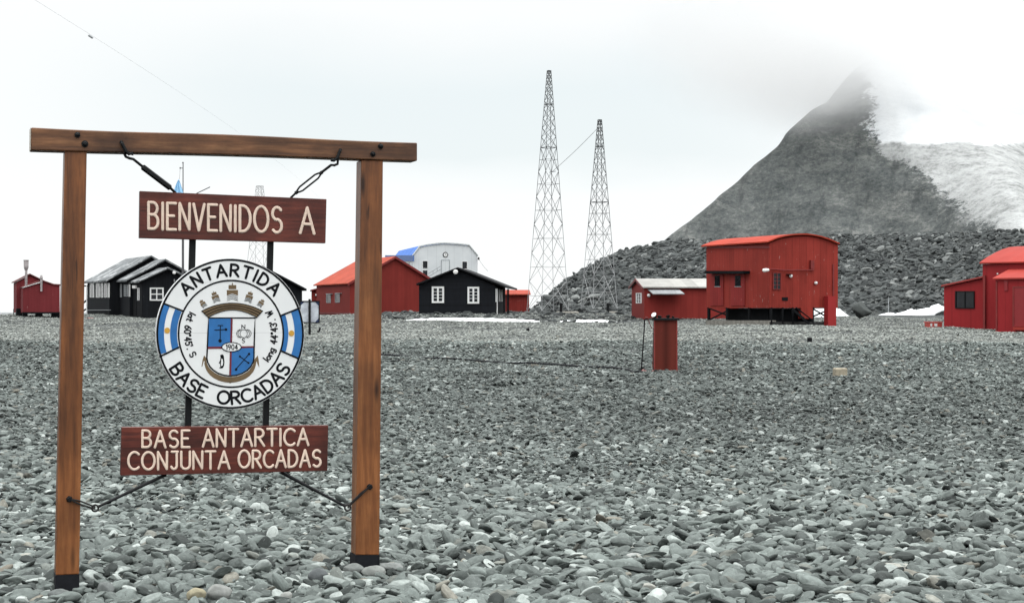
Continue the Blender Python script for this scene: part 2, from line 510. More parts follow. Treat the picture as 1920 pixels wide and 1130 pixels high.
def stone_material(name, lo, mid, hi, tint=True, rough=0.8, speck=14):
    b = NB(name)
    rnd = b.n('ShaderNodeObjectInfo').outputs['Random']
    base = b.ramp(rnd, (0.0, lo), (0.32, mul(mid, 0.8)), (0.62, mid), (0.86, mul(mid, 1.28)), (1.0, hi))
    r2 = b.math('FRACT', b.math('MULTIPLY', rnd, 37.31))
    if tint:
        warm = b.ramp(r2, (0.95, 0.0), (0.995, 1.0))
        base = b.mix(b.math('MULTIPLY', warm, 0.5), base, (0.33, 0.295, 0.235))
    nz = b.noise(b.coords(), 2.2, 5, 0.65)
    cc = b.mix(b.ramp(nz, (0.3, 0.0), (0.7, 1.0)), mul((1, 1, 1), 0.55), (1.0, 1.0, 1.0))
    cc = b.mix(1.0, base, cc, 'MULTIPLY')
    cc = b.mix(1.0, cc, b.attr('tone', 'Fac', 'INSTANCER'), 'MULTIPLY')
    vein = b.noise(b.coords(None, (0.6, 0.6, 4)), 2.6, 3, 0.5)
    cc = b.mix(b.ramp(vein, (0.66, 0.0), (0.72, 0.35)), cc, mul(hi, 1.1))
    b.bump(b.noise(b.coords(), speck, 4, 0.7), 0.25, 0.03)
    return b.done(cc, rough, 0.25)

m_cobble = stone_material('grey_beach_cobble', (0.028, 0.034, 0.032), (0.155, 0.179, 0.168), (0.44, 0.482, 0.458))
m_rock = stone_material('dark_moraine_rock', (0.028, 0.032, 0.033), (0.078, 0.087, 0.086), (0.29, 0.305, 0.295), False)

def stone_protos(name, n, angular_from, mat, seed, sub=3):
    c = bpy.data.collections.new(name)
    for i in range(n):
        v, f = stone_mesh(seed + i, i >= angular_from, sub)
        me = bpy.data.meshes.new('stone'); me.from_pydata(v.tolist(), [], f); me.update()
        me.materials.append(mat)
        me.polygons.foreach_set('use_smooth', [True] * len(me.polygons))
        o = bpy.data.objects.new('stone', me)
        c.objects.link(o)
    return c

def scatter(name, coll, nproto, pts, rot, scl, label, cat, mat, tone=None):
    me = bpy.data.meshes.new(name)
    me.vertices.add(len(pts)); me.vertices.foreach_set('co', np.asarray(pts, np.float32).ravel())
    a = me.attributes.new('rot', 'FLOAT_VECTOR', 'POINT'); a.data.foreach_set('vector', np.asarray(rot, np.float32).ravel())
    a = me.attributes.new('scl', 'FLOAT_VECTOR', 'POINT'); a.data.foreach_set('vector', np.asarray(scl, np.float32).ravel())
    a = me.attributes.new('pick', 'INT', 'POINT'); a.data.foreach_set('value', rng.integers(0, nproto, len(pts)).astype(np.int32))
    a = me.attributes.new('tone', 'FLOAT', 'POINT'); a.data.foreach_set('value', (np.ones(len(pts)) if tone is None else tone).astype(np.float32))
    me.update(); me.materials.append(mat)
    o = bpy.data.objects.new(name, me); COL.objects.link(o)
    g = bpy.data.node_groups.new(name, 'GeometryNodeTree')
    g.interface.new_socket('Geometry', in_out='INPUT', socket_type='NodeSocketGeometry')
    g.interface.new_socket('Geometry', in_out='OUTPUT', socket_type='NodeSocketGeometry')
    N = g.nodes.new
    gi, go = N('NodeGroupInput'), N('NodeGroupOutput')
    ip = N('GeometryNodeInstanceOnPoints'); ci = N('GeometryNodeCollectionInfo')
    ci.inputs['Collection'].default_value = coll; ci.inputs['Separate Children'].default_value = True; ci.inputs['Reset Children'].default_value = True
    def na(nm, t):
        x = N('GeometryNodeInputNamedAttribute'); x.data_type = t; x.inputs['Name'].default_value = nm; return x.outputs['Attribute']
    L = g.links.new
    L(gi.outputs[0], ip.inputs['Points']); L(ci.outputs[0], ip.inputs['Instance'])
    ip.inputs['Pick Instance'].default_value = True
    L(na('pick', 'INT'), ip.inputs['Instance Index']); L(na('rot', 'FLOAT_VECTOR'), ip.inputs['Rotation']); L(na('scl', 'FLOAT_VECTOR'), ip.inputs['Scale'])
    L(ip.outputs[0], go.inputs[0])
    md = o.modifiers.new('scatter', 'NODES'); md.node_group = g
    return tag(o, label, cat, kind='stuff')

# (from, to, spacing, mean size, spread in u, lift)
P, RO, S = [], [], []
# keep clear: sign posts
for d0, d1, sp, sz, um in ((6.8, 10.6, 0.0265, 0.0235, 0.385), (10.6, 17, 0.028, 0.0198, 0.365), (17, 28, 0.034, 0.0185, 0.355), (28, 42, 0.052, 0.0225, 0.35), (42, 60, 0.074, 0.027, 0.35)):
    area = um * (d1 * d1 - d0 * d0)
    n = int(area / sp ** 2)
    d = np.sqrt(rng.uniform(d0 * d0, d1 * d1, n)); u = rng.uniform(-um, um, n)
    x = u * d
    big = np.array([mnoise.noise(Vector((a * 0.35, b_ * 0.22, 3.1))) for a, b_ in zip(x, d)])
    size = sz * np.exp(rng.normal(0, 0.5, n)) * (1 + 0.4 * big)
    if d0 < 12:   # bigger cobbles pushed up in the nearest strip
        k = np.clip((10.4 - d) / 1.6, 0, 1)
        size *= 1 + 0.95 * k * (rng.random(n) < 0.3)
    size = np.clip(size, 0.3 * sz, 3.0 * sz)
    sh = rng.uniform(0.22, 0.55, n)
    P.append(np.stack([x, d, ground(x, d) + size * sh * rng.uniform(-0.3, 1.3, n)], -1))
    RO.append(np.stack([rng.normal(0, R(20), n), rng.normal(0, R(20), n), rng.uniform(0, 6.283, n)], -1))
    S.append(np.stack([size * rng.uniform(0.95, 1.5, n), size, size * sh], -1))
protos = stone_protos('cobble_kinds', 16, 10, m_cobble, 100)
PP, RR, SS = np.vstack(P), np.vstack(RO), np.vstack(S)
# stone tone by distance: paler near, darker mid-way, paler again farther out, patchy
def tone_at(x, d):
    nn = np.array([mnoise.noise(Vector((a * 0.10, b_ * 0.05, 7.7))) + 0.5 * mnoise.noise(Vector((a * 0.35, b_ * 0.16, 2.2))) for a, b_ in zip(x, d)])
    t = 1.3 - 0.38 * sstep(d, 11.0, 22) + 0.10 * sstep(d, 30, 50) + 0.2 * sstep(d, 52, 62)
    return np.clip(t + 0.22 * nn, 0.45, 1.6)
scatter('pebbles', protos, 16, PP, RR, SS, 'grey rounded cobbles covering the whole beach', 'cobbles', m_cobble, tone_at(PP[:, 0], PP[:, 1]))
print('cobbles', len(PP))

# finer, paler gravel beyond the storm berm
m_gravel = stone_material('pale_fine_gravel', (0.075, 0.083, 0.077), (0.26, 0.28, 0.258), (0.48, 0.50, 0.47))
P, RO, S = [], [], []
for d0, d1, sp, sz, um in ((57, 88, 0.125, 0.047, 0.35), (88, 135, 0.20, 0.052, 0.35)):
    n = int(um * (d1 * d1 - d0 * d0) / sp ** 2)
    d = np.sqrt(rng.uniform(d0 * d0, d1 * d1, n)); u = rng.uniform(-um, um, n); x = u * d
    size = np.clip(sz * np.exp(rng.normal(0, 0.4, n)), 0.3 * sz, 1.9 * sz); sh = rng.uniform(0.25, 0.5, n)
    P.append(np.stack([x, d, ground(x, d) + size * sh * rng.uniform(-0.6, 0.2, n)], -1))
    RO.append(np.stack([rng.normal(0, R(15), n), rng.normal(0, R(15), n), rng.uniform(0, 6.283, n)], -1))
    S.append(np.stack([size * rng.uniform(0.95, 1.5, n), size, size * sh], -1))
gprotos = stone_protos('gravel_kinds', 8, 4, m_gravel, 140, 2)
scatter('gravel', gprotos, 8, np.vstack(P), np.vstack(RO), np.vstack(S), 'pale fine gravel between the cobbles and the huts', 'gravel', m_gravel)

def stone(name, px, py_base, d, wpx, hpx, col, label, seed, angular=False, cat='stone', rot=0.0, flat=1.0):
    """one stone that stands out from the beach, resting in it"""
    p = on_ground(px, d)
    wd, hd = wpx / F * d, hpx / F * d
    v, f = stone_mesh(seed, angular)
    v = v / np.abs(v).max(0)
    c_, s_ = math.cos(rot), math.sin(rot)
    v = v * np.array([wd / 2, wd / 2 * 0.75, hd / 2])
    v = np.stack([v[:, 0] * c_ - v[:, 1] * s_ * 0.3, v[:, 1], v[:, 2] + v[:, 0] * s_ * 0.5], -1)
    z = CZ - (py_base - HY) / F * d + hd / 2
    v = v + np.array([p.x, p.y, z])
    o = mesh_object(name, v, f, stone_single(name, col), None, True, loc=(p.x, p.y, z - hd / 2))
    return tag(o, label, cat)
def stone_single(name, col):
    b = NB('stone_' + name)
    nz = b.noise(b.coords(), 16, 6, 0.7)
    cc = b.mix(b.ramp(nz, (0.3, 0.0), (0.7, 1.0)), mul(col, 0.68), mul(col, 1.22))
    b.bump(b.noise(b.coords(), 60, 4, 0.7), 0.35, 0.01)
    return b.done(cc, 0.85, 0.2)

# ------------------------------------------------------------------ moraine hill behind the station
def interp(x, pts):
    xs = [p[0] for p in pts]; yv = [p[1] for p in pts]
    return np.interp(x, xs, yv)
crest = [(940, 600), (985, 594), (1010, 572), (1060, 527), (1110, 495), (1160, 473), (1240, 458), (1330, 450), (1450, 446), (1600, 441), (1750, 441), (1850, 436), (1920, 434), (2060, 436), (2300, 452), (2600, 560)]
foot = [(940, 592), (1000, 591), (1100, 589), (1300, 592), (1600, 592), (1640, 587), (1700, 590), (1780, 580), (1920, 578), (2300, 576), (2600, 580)]
pxs = np.arange(940, 2600, 6.0)
vs_ = np.concatenate([np.linspace(0, 1, 46), [1.15, 1.4, 1.8, 2.4]])
hv = []
D0, D1 = 158.0, 222.0
for t in vs_:
    for px in pxs:
        d = D0 + (D1 - D0) * t
        zc = CZ - (interp(px, crest) - HY) / F * D1
        z0 = CZ - (interp(px, foot) - HY) / F * D0
        tt = min(t, 1.0)
        prof = 1 - (1 - tt) ** 1.25
        z = z0 + (zc - z0) * prof
        if t > 1: z = zc - (t - 1) * 6 - (t - 1) ** 2 * 6
        x = (px - 960) / F * d
        am = 0.5 * sstep(tt, 0.0, 0.15) * min(1, max(0, (px - 960) / 120))
        z += am * (mnoise.noise(Vector((x * 0.16, d * 0.16, 0))) + 0.5 * mnoise.noise(Vector((x * 0.5, d * 0.5, 4))))
        if tt == 0: z -= 1.0
        hv.append((x, d, z))
npx = len(pxs)
hf = [(i * npx + j, i * npx + j + 1, (i + 1) * npx + j + 1, (i + 1) * npx + j) for i in range(len(vs_) - 1) for j in range(npx - 1)]
b = NB('moraine_rubble')
c = b.coords()
v1 = b.sepz(b.voro(c, 1.5, 'Color'), 0)
f = b.math('ADD', b.math('MULTIPLY', v1, 0.5), b.math('MULTIPLY', b.noise(c, 0.35, 6, 0.7), 0.5))
cc = b.ramp(f, (0.25, (0.028, 0.032, 0.033)), (0.55, (0.062, 0.069, 0.068)), (0.85, (0.12, 0.125, 0.118)))
b.bump(b.voro(c, 1.5), 1.0, 0.5)
tag(mesh_object('hill', hv, hf, b.done(cc, 0.9, 0.15), None, True), kind='structure')
hv = np.array(hv).reshape(len(vs_), npx, 3)
# loose rock over its face
n = 30000
ti = rng.uniform(0, 47.0, n); pj = rng.uniform(0, npx - 2, n)
ti = np.minimum(ti, 46.4)
i0, j0 = ti.astype(int), pj.astype(int); fi, fj = (ti - i0)[:, None], (pj - j0)[:, None]
q = (hv[i0, j0] * (1 - fi) * (1 - fj) + hv[i0 + 1, j0] * fi * (1 - fj) + hv[i0, j0 + 1] * (1 - fi) * fj + hv[i0 + 1, j0 + 1] * fi * fj)
size = 0.19 * np.exp(rng.normal(0, 0.55, n)); size = np.clip(size, 0.08, 0.58)
fl = rng.uniform(0.35, 0.75, n)
q[:, 2] += size * fl * rng.uniform(-0.1, 0.55, n)
keep = (q[:, 0] * F / q[:, 1] + 960) > 985
rot = np.stack([rng.normal(R(22), R(20), n), rng.normal(R(-12), R(22), n), rng.normal(0, 0.9, n)], -1)
scl = np.stack([size * rng.uniform(1.0, 1.9, n), size, size * fl], -1)
q, rot, scl = q[keep], rot[keep], scl[keep]
n2_ = 1500
pxr = rng.uniform(715, 1190, n2_); dr_ = rng.uniform(109.5, 150, n2_); xr_ = (pxr - 960) / F * dr_
sz2 = np.clip(0.09 * np.exp(rng.normal(0, 0.5, n2_)), 0.04, 0.3); fl2 = rng.uniform(0.4, 0.7, n2_)
q = np.vstack([q, np.stack([xr_, dr_, ground(xr_, dr_) + sz2 * fl2 * 0.4], -1)])
rot = np.vstack([rot, rng.normal(0, 0.3, (n2_, 3))]); scl = np.vstack([scl, np.stack([sz2 * 1.5, sz2, sz2 * fl2], -1)])
keep = np.ones(len(q), bool)
rprotos = stone_protos('moraine_rock_kinds', 10, 2, m_rock, 300, 2)
scatter('rubble', rprotos, 10, q[keep], rot[keep], scl[keep], 'dark broken rocks covering the hill behind the huts', 'rubble', m_rock)

# ------------------------------------------------------------------ mountain in the cloud
DM = 1300.0
sil = [(900, 590), (1050, 583), (1150, 520), (1240, 456), (1330, 386), (1440, 288), (1462, 268), (1474, 248), (1500, 228), (1522, 208), (1548, 194), (1580, 155), (1605, 128), (1640, 100), (1690, 106), (1745, 133), (1800, 172), (1870, 205), (1960, 232), (2100, 262), (2300, 330), (2700, 470)]
sx = np.array([(p[0] - 960) / F * DM for p in sil]); sz = np.array([CZ - (p[1] - HY) / F * DM for p in sil])
bx = np.array([450, 326, 309, 290, 270, 266, 280, 289, 296]); bz = np.array([20, 52, 77, 98, 112, 128, 160, 186, 206])
xs = np.arange(-20, 720, 3.2); ysm = np.concatenate([np.arange(620, 960, 12), np.arange(960, 1300, 3.4), np.arange(1300, 1500, 14)])
def smooth_h(x, yv):
    H = np.interp(x, sx, sz); dy = yv - DM
    s = 0.80 - 0.34 * float(sstep(x * DM / yv, 300, 420))
    return H - s * abs(dy) * (1.0 if dy < 0 else 0.5)
def hit(px, py):
    d = 800.0
    while d < DM:
        x = (px - 960) / F * d; zr = CZ - (py - HY) / F * d
        if smooth_h(x, d) >= zr: break
        d += 2
    return (x, zr)
bl_ = sorted([hit(*q) for q in ((1606, 132), (1622, 152), (1642, 170), (1626, 178), (1634, 205), (1626, 222), (1640, 262), (1648, 292), (1690, 300), (1716, 335), (1762, 372), (1790, 410), (1815, 440))], key=lambda q: q[1])
bx = np.array([q[0] for q in bl_]); bz = np.array([q[1] for q in bl_])
step_h = [hit(px_, py_) for px_, py_ in ((1660, 262), (1750, 268), (1850, 268), (1960, 264))]
stx = [q[0] for q in step_h]; stz = [q[1] for q in step_h]
mv, snow, dirt = [], [], []
for yv in ysm:
    for x in xs:
        H = np.interp(x, sx, sz)
        dy = yv - DM
        xr = x * DM / max(yv, 1)
        s = 0.80 - 0.34 * float(sstep(xr, 300, 420))
        h = H - s * abs(dy) * (1.0 if dy < 0 else 0.5)
        h0 = h
        bnd = float(np.interp(h, bz, bx))
        sn = x - bnd
        rockness = 1 - float(sstep(sn, -4, 18))
        p = Vector((x * 0.018, yv * 0.018, 0))
        rid = 1 - abs(mnoise.noise(p)) * 2
        n1 = mnoise.fractal(Vector((x * 0.035, yv * 0.02, h * 0.02)), 0.9, 2.1, 5)
        gul = mnoise.noise(Vector((x * 0.055 + 0.01 * yv, yv * 0.012, 9)))
        fade = 0.35 + 0.65 * min(1, abs(dy) / 30)
        rib = 1 - 2 * abs(mnoise.noise(Vector((x * 0.030 - (DM - yv) * 0.010, yv * 0.006, 21))))
        rib2 = 1 - 2 * abs(mnoise.noise(Vector((x * 0.085 - (DM - yv) * 0.030, yv * 0.016, 5))))
        h += (rib * 4.5 - 2.6 + rib2 * 1.7 - 0.6 + n1 * 2.6) * rockness * fade + n1 * 0.6 * (1 - rockness)
        mv.append((x, yv, max(h, -4)))
        snow.append(sn)
        # the clean upper snowfield ends at a step above the dirty ice
        dirt.append(float(np.interp(x, stx, stz)) - h0)
nx = len(xs)
mf = [(i * nx + j, i * nx + j + 1, (i + 1) * nx + j + 1, (i + 1) * nx + j) for i in range(len(ysm) - 1) for j in range(nx - 1)]
b = NB('mountain_rock_and_snow')
c = b.coords()
cs = b.coords(None, (1, 0.45, 1.5)); n1 = b.noise(cs, 0.04, 8, 0.72); n2 = b.noise(cs, 0.32, 6, 0.8); v1 = b.sepz(b.voro(b.coords(None, (1, 0.5, 1.2)), 0.2, 'Color'), 0)
f = b.math('ADD', b.math('MULTIPLY', n1, 0.5), b.math('ADD', b.math('MULTIPLY', n2, 0.46), b.math('MULTIPLY', v1, 0.04)))
crag = b.noise(b.coords((0.95, 0.31), (0.11, 0.03, 0.10)), 1.0, 7, 0.8)
crag = b.math('MULTIPLY', b.ramp(crag, (0.53, 0.0), (0.6, 1.0)), b.ramp(b.noise(c, 0.012, 3, 0.5), (0.42, 0.0), (0.56, 1.0)))
gully_shade = b.ramp(b.noise(b.coords((0.95, -0.31), (0.10, 0.010, 0.03)), 1.0, 5, 0.65), (0.36, 1.0), (0.46, 0.0))
rock = b.ramp(f, (0.38, (0.055, 0.062, 0.062)), (0.47, (0.092, 0.101, 0.10)), (0.55, (0.128, 0.137, 0.133)), (0.63, (0.20, 0.205, 0.195)))
rock = b.mix(b.math('MULTIPLY', crag, 0.75), rock, (0.23, 0.235, 0.222)); rock = b.mix(b.math('MULTIPLY', gully_shade, 0.55), rock, (0.045, 0.05, 0.051))  # gullies darkened in the rock colour to stand for relief shading
sn = b.attr('snow'); dr = b.attr('dirt')
sn2 = b.math('ADD', sn, b.math('MULTIPLY', b.math('SUBTRACT', n1, 0.5), 34))
sn2 = b.math('ADD', sn2, b.math('MULTIPLY', b.math('SUBTRACT', n2, 0.5), 24))
low = b.math('MULTIPLY', b.ramp(b.math('DIVIDE', dr, 60.0), (0.0, 0.0), (0.25, 1.0)), -3)
sn3 = b.math('ADD', sn2, low)
mask = b.ramp(b.math('ADD', b.math('DIVIDE', sn3, 40.0), 0.5), (0.46, 0.0), (0.58, 1.0))
streak = b.noise(b.coords((0.8, 0.6), (0.07, 0.035, 0.04)), 1.0, 8, 0.78)
dn = b.math('ADD', b.math('MULTIPLY', streak, 0.6), b.math('MULTIPLY', n2, 0.4))
icecol = b.ramp(dn, (0.36, (0.50, 0.515, 0.515)), (0.5, (0.36, 0.37, 0.365)), (0.62, (0.17, 0.178, 0.175)))
dmask = b.ramp(b.math('ADD', b.math('DIVIDE', b.math('ADD', dr, b.math('MULTIPLY', b.math('SUBTRACT', n1, 0.5), 16)), 40.0), 0.5), (0.5, 0.0), (0.58, 1.0))
snowcol = b.mix(dmask, b.mix(b.ramp(b.noise(c, 0.02, 5, 0.6), (0.35, 0.0), (0.62, 1.0)), (0.56, 0.585, 0.60), (0.74, 0.755, 0.76)), icecol)
b.bump(f, 0.7, 2.0)
mt = mesh_object('mountain', mv, mf, b.done(b.mix(mask, rock, snowcol), 0.9, 0.1), None, True)
for nm, val in (('snow', snow), ('dirt', dirt)):
    a = mt.data.attributes.new(nm, 'FLOAT', 'POINT'); a.data.foreach_set('value', np.array(val, np.float32))
tag(mt, kind='structure')

# ------------------------------------------------------------------ buildings
def roof_strip(mb, pl, pts, L, over=0.3, th=0.1, front=None):
    """a roof over the wall plane pl: eave-to-eave line pts, run back L metres"""
    h = over if front is None else front
    ps = [pl.P(x, y, h) for x, y in pts]
    up = Vector((0, 0, th))
    n = len(ps)
    poly = ps + [p + up for p in reversed(ps)]
    ext = pl.b * (L + h + over)
    a = poly; bb = [p + ext for p in poly]
    m = len(poly)
    fs = [(i, (i + 1) % m, (i + 1) % m + m, i + m) for i in range(m)]
    for i in range(n - 1):
        q = (i, i + 1, 2 * n - 2 - i, 2 * n - 1 - i)
        fs.append(q[::-1]); fs.append(tuple(k + m for k in q))
    mb.add(a + bb, fs)

def window(pl, root, r, frame_mat, glass_mat=None, nx=2, ny=2, fw=2.5, mw=1.4, h=0.05, fh=None, name='window', label=None, mh=None):
    x0, y0, x1, y1 = r
    m = MB()
    fh = fh or fw
    for q in ((x0, y0, x1, y0 + fh), (x0, y1 - fh, x1, y1), (x0, y0 + fh, x0 + fw, y1 - fh), (x1 - fw, y0 + fh, x1, y1 - fh)):
        pl.rect(m, *q, h, -0.02)
    iw, ih = x1 - x0 - 2 * fw, y1 - y0 - 2 * fh
    for i in range(1, nx):
        cx = x0 + fw + iw * i / nx
        pl.rect(m, cx - mw / 2, y0 + fh, cx + mw / 2, y1 - fh, h * 0.8, 0.0)
    for i in range(1, ny):
        cyy = y0 + fh + ih * i / ny
        pl.rect(m, x0 + fw, cyy - (mh or mw) / 2, x1 - fw, cyy + (mh or mw) / 2, h * 0.75, 0.0)
    o = m.build(name, frame_mat, root)
    if label: o['label'] = label
    g = MB(); pl.rect(g, x0 + fw * 0.9, y0 + fh * 0.9, x1 - fw * 0.9, y1 - fh * 0.9, 0.015, -0.01)
    g.build('pane', glass_mat or dark_glass, o)
    return o

def body(pl, root, pts, L, mat, name='wall'):
    m = MB(); m.prism(pl.poly(pts), pl.b * L)
    return m.build(name, mat, root)

RED = (0.27, 0.034, 0.025)
RED_DARK = (0.20, 0.027, 0.022)
BLK = (0.0095, 0.011, 0.0135)
CHIP = (0.42, 0.36, 0.34)

# --- long black huts at left: three gabled bays stepping towards the viewer
p1 = at(205, HY, 128.0)
DA, DB = Vector((.899, .438, 0)), Vector((-.438, .899, 0))
def bay_plane(s, px):
    o = p1 - DB * s
    return Plane(o.x, o.y, DA.x, DA.y)
m_blk = M_siding('black_tarred_boards', BLK, (DA.x, DA.y), 0.22, (0.055, 0.06, 0.06), 0.64, 0.5, 0.8, 0.35, 0.5)
m_blk_side = M_siding('black_tarred_boards_worn', (0.014, 0.0155, 0.017), (DB.x, DB.y), 0.3, (0.09, 0.095, 0.09), 0.58, 0.5, 0.8, 0.4, 0.5)
m_greyroof = M_corr('snow_dusted_grey_roof', (0.14, 0.15, 0.155), (DB.x, DB.y), 0.25, 0.35, 0.7, (0.36, 0.375, 0.38), 0.52)
def bay(s, px_l, base, eave, apex, L, label, roof_label=None, right=None, mat=None):
    pl = bay_plane(s, px_l)
    e = pl.P(px_l, eave); a = pl.P(*apex)
    half = (a - e).xy.length
    r = e + pl.a * (2 * half)
    rp = 960 + F * r.x / r.y; re = HY - (r.z - CZ) * F / r.y
    c = pl.P((px_l + rp) / 2, base)
    root = thing('black_hut', label, 'hut', (c.x, c.y, c.z))
    body(pl, root, [(px_l, base + 3), (px_l, eave + 1.2), (apex[0], apex[1] + 3), (rp, re + 2), (rp, base + 3)], L, mat or m_blk)
    m = MB()
    sl = (apex[1] - eave) / (apex[0] - px_l)
    roof_strip(m, pl, [(px_l - 5, eave - 5 * sl * 0.4 + 1.0), apex, (rp + 5, re + 1.5)], L, 0.35, 0.14)
    rf = m.build('roof', m_greyroof, root)
    m = MB()
    for q in ((px_l - 5, eave + 2.0, *apex), ):
        pa, pb = pl.P(q[0], q[1] + 1.0, 0.37), pl.P(q[2], q[3] + 1.5, 0.37)
        m.prism([pa, pb, pb + Vector((0, 0, 0.10)), pa + Vector((0, 0, 0.10))], pl.n * 0.03)
    m.build('fascia_board', black_wood_dark, root)
    return root, pl
hut_a, pa_ = bay(0.0, 205, 592, 526, (284, 482), 8.9, 'rear long black hut with snow-dusted roof and row of white-framed windows')
hut_b, pb_ = bay(3.6, 243, 595, 525.5, (310.5, 488.5), 3.6, 'middle black gabled hut between the long black hut and the foremost one')
hut_c, pc_ = bay(6.6, 266, 599, 527.5, (316, 504), 3.0, 'foremost black hut with white four-pane window beside the round emblem')
window(pc_, hut_c, (281, 539, 307, 563.5), white_trim, None, 2, 2, 2.6, 2.0, 0.06)
m = MB(); m.lathe(pc_.P(326.5, 511, 0.28), [(0.03, -0.1), (0.13, -0.08), (0.14, 0.05), (0.08, 0.1)], 12, pc_.n)
m.build('wall_lamp', lamp_white, hut_c)
m = MB(); pc_.rect(m, 326, 523, 328, 528, 0.06, 0.0); m.build('vent', grey_trim, hut_c)
# side windows, seen at a slant
def side_plane(pl, px): return Plane(pl.P(px, HY).x, pl.P(px, HY).y, -pl.b.x, -pl.b.y)
sa = side_plane(pa_, 205)
for x0, x1, ny_ in ((168.3, 176.2, 1), (179.6, 186.8, 1), (188.6, 193.2, 4), (195.2, 199.8, 4), (201.6, 204.7, 1)):
    window(sa, hut_a, (x0, 530.5, x1, 557.5), white_trim, None, 1, ny_, 1.25 if ny_ == 1 else 0.9, 0.8, 0.02, 0.7)
m = MB(); sa.rect(m, 163, 580.6, 205, 581.6, 0.25, 0.12)
m.build('kick_rail', grey_trim, hut_a)
sb_ = side_plane(pb_, 243)
window(sb_, hut_b, (225.0, 532, 227.4, 557), grey_trim, None, 1, 2, 0.7, 0.6)
window(sb_, hut_b, (232.2, 534, 239, 555.5), grey_trim, None, 2, 5, 0.9, 0.9)
window(sb_, hut_b, (241.2, 533, 242.8, 556), white_trim, None, 1, 3, 0.5, 0.5)
sc2 = side_plane(pc_, 266)
window(sc2, hut_c, (257.3, 539.5, 260.6, 563), white_trim, None, 1, 3, 0.8, 0.7)
m = MB(); sc2.rect(m, 247.6, 535, 253.2, 540.5, 0.2, 0.05); m.build('meter_box', lamp_white, hut_c)
m = MB(); sc2.rect(m, 248.2, 541.5, 255.8, 594, 0.04, 0.0); m.build('door', black_wood_dark, hut_c)
# porch posts and steps at its far end
steps = thing('porch_railing', 'black timber porch railing at the far end of the long black hut', 'railing', tuple(at(158, 592, 140)))
pst = plane_px(146, 141, 164, 138)
for x in (151, 161.5):
    m = MB(); pst.rect(m, x, 534, x + 1.6, 594, 0.05, -0.05); m.build('post', white_trim if x > 155 else black_wood_dark, steps)
for y0, y1 in ((574, 561), (588, 577), (536, 536)):
    m = MB(); m.bar(pst.P(148, y0), pst.P(165, y1), 0.09, 0.12); m.build('handrail', black_wood_dark, steps)

# --- black hut half hidden behind the emblem
pl = plane_px(440, 126, 566, 129.5)
h4 = thing('black_hut', 'black gabled hut mostly hidden behind the round emblem', 'hut', tuple(pl.P(503, 593)))
pz = [(440, 594), (440, 546), (492, 504), (566.5, 543), (566.5, 594)]
body(pl, h4, pz, 7, M_siding('black_boards', BLK, (pl.a.x, pl.a.y), 0.2, None, 0.6, 0.4, 0.8, 0.3, 0.5))
m = MB(); roof_strip(m, pl, [(430, 549), (492, 501.5), (575, 545)], 7, 0.4, 0.16); m.build('roof', black_wood_dark, h4)

# --- small black hut with two white windows
pl = plane_px(785, 128.5, 929, 128.0)
h5 = thing('black_hut', 'small black gabled hut with two white-framed windows near the red house', 'hut', tuple(pl.P(857, 589)))
m_blk5 = M_siding('black_boards_fresh', (0.0085, 0.010, 0.013), (pl.a.x, pl.a.y), 0.16, None, 0.6, 0.35, 0.7, 0.3, 0.7, True)
body(pl, h5, [(785.5, 591), (785.5, 532.5), (858, 506), (929, 535.5), (929, 592)], 9.5, m_blk5)
m = MB(); roof_strip(m, pl, [(780.5, 534.5), (858, 503.8), (951, 540.5)], 9.5, 0.45, 0.13)
m.build('roof', M_corr('black_felt_roof', (0.014, 0.015, 0.017), (pl.b.x, pl.b.y), 0.6, 0.3, 0.6), h5)
for r in ((809.5, 537, 832.5, 567.8), (876.5, 537.5, 898.5, 569)):
    window(pl, h5, r, white_trim, None, 2, 4, 3.4, 3.2, 0.07, mh=0.8)
m = MB(); m.lathe(pl.P(854.5, 509.5, 0.5), [(0.0, 0.0), (0.12, 0.02), (0.19, 0.07), (0.19, 0.1), (0.1, 0.14)], 16, pl.n)
m.build('wall_lamp', lamp_white, h5)
sp = Plane(pl.P(929, HY).x, pl.P(929, HY).y, pl.b.x, pl.b.y)
for r in ((930.2, 541, 931.6, 566), (936.0, 542, 938.2, 565), (940.5, 543, 942.6, 565)):
    window(sp, h5, r, white_trim, None, 1, 2, 0.45, 0.5)
m = MB(); pl.rect(m, 931.5, 541, 932.8, 589, 0.05, -0.05); m.build('door_trim', white_trim, h5)
for x, dd_ in ((945, 4.5), (951, 0.1), (953.5, 2.2)):
    m = MB(); q = pl.shift(-dd_); q.rect(m, x - 1.0, 541.5, x + 1.0, 590, 0.05, -0.05); m.build('porch_post', black_wood_dark, h5)

# --- big red gabled house
c0 = at(656, HY, 144)
CA, CB = Vector((.922, .387, 0)), Vector((-.387, .922, 0))
pl = Plane(c0.x, c0.y, CA.x, CA.y)
h6 = thing('red_house', 'large red gabled house with pale red roof behind the right sign post', 'house', tuple(pl.P(735, 591)))
m_redC = M_siding('red_painted_boards', RED_DARK, (CA.x, CA.y), 0.3, (0.30, 0.06, 0.05), 0.66, 0.25, 0.7, 0.16, 0.85)
m_redroof = M_corr('pale_red_roof_sheet', (0.34, 0.060, 0.034), (CB.x, CB.y), 0.3, 0.18, 0.6, (0.40, 0.095, 0.06), 0.6)
body(pl, h6, [(656, 596), (656, 531.5), (741.5, 484.5), (824, 536), (824, 592)], 11, m_redC)
m = MB(); roof_strip(m, pl, [(652.5, 532.5), (741.5, 482.3), (829, 536)], 11, 0.25, 0.1); m.build('roof', m_redroof, h6)
m = MB()
pa, pb = pl.P(741.5, 484.5, 0.28), pl.P(829, 538.5, 0.28)
m.prism([pa, pb, pb + Vector((0, 0, .22)), pa + Vector((0, 0, .22))], pl.n * 0.04)
pa = pl.P(652, 535.5, 0.28); pb = pl.P(741.5, 484.5, 0.28)
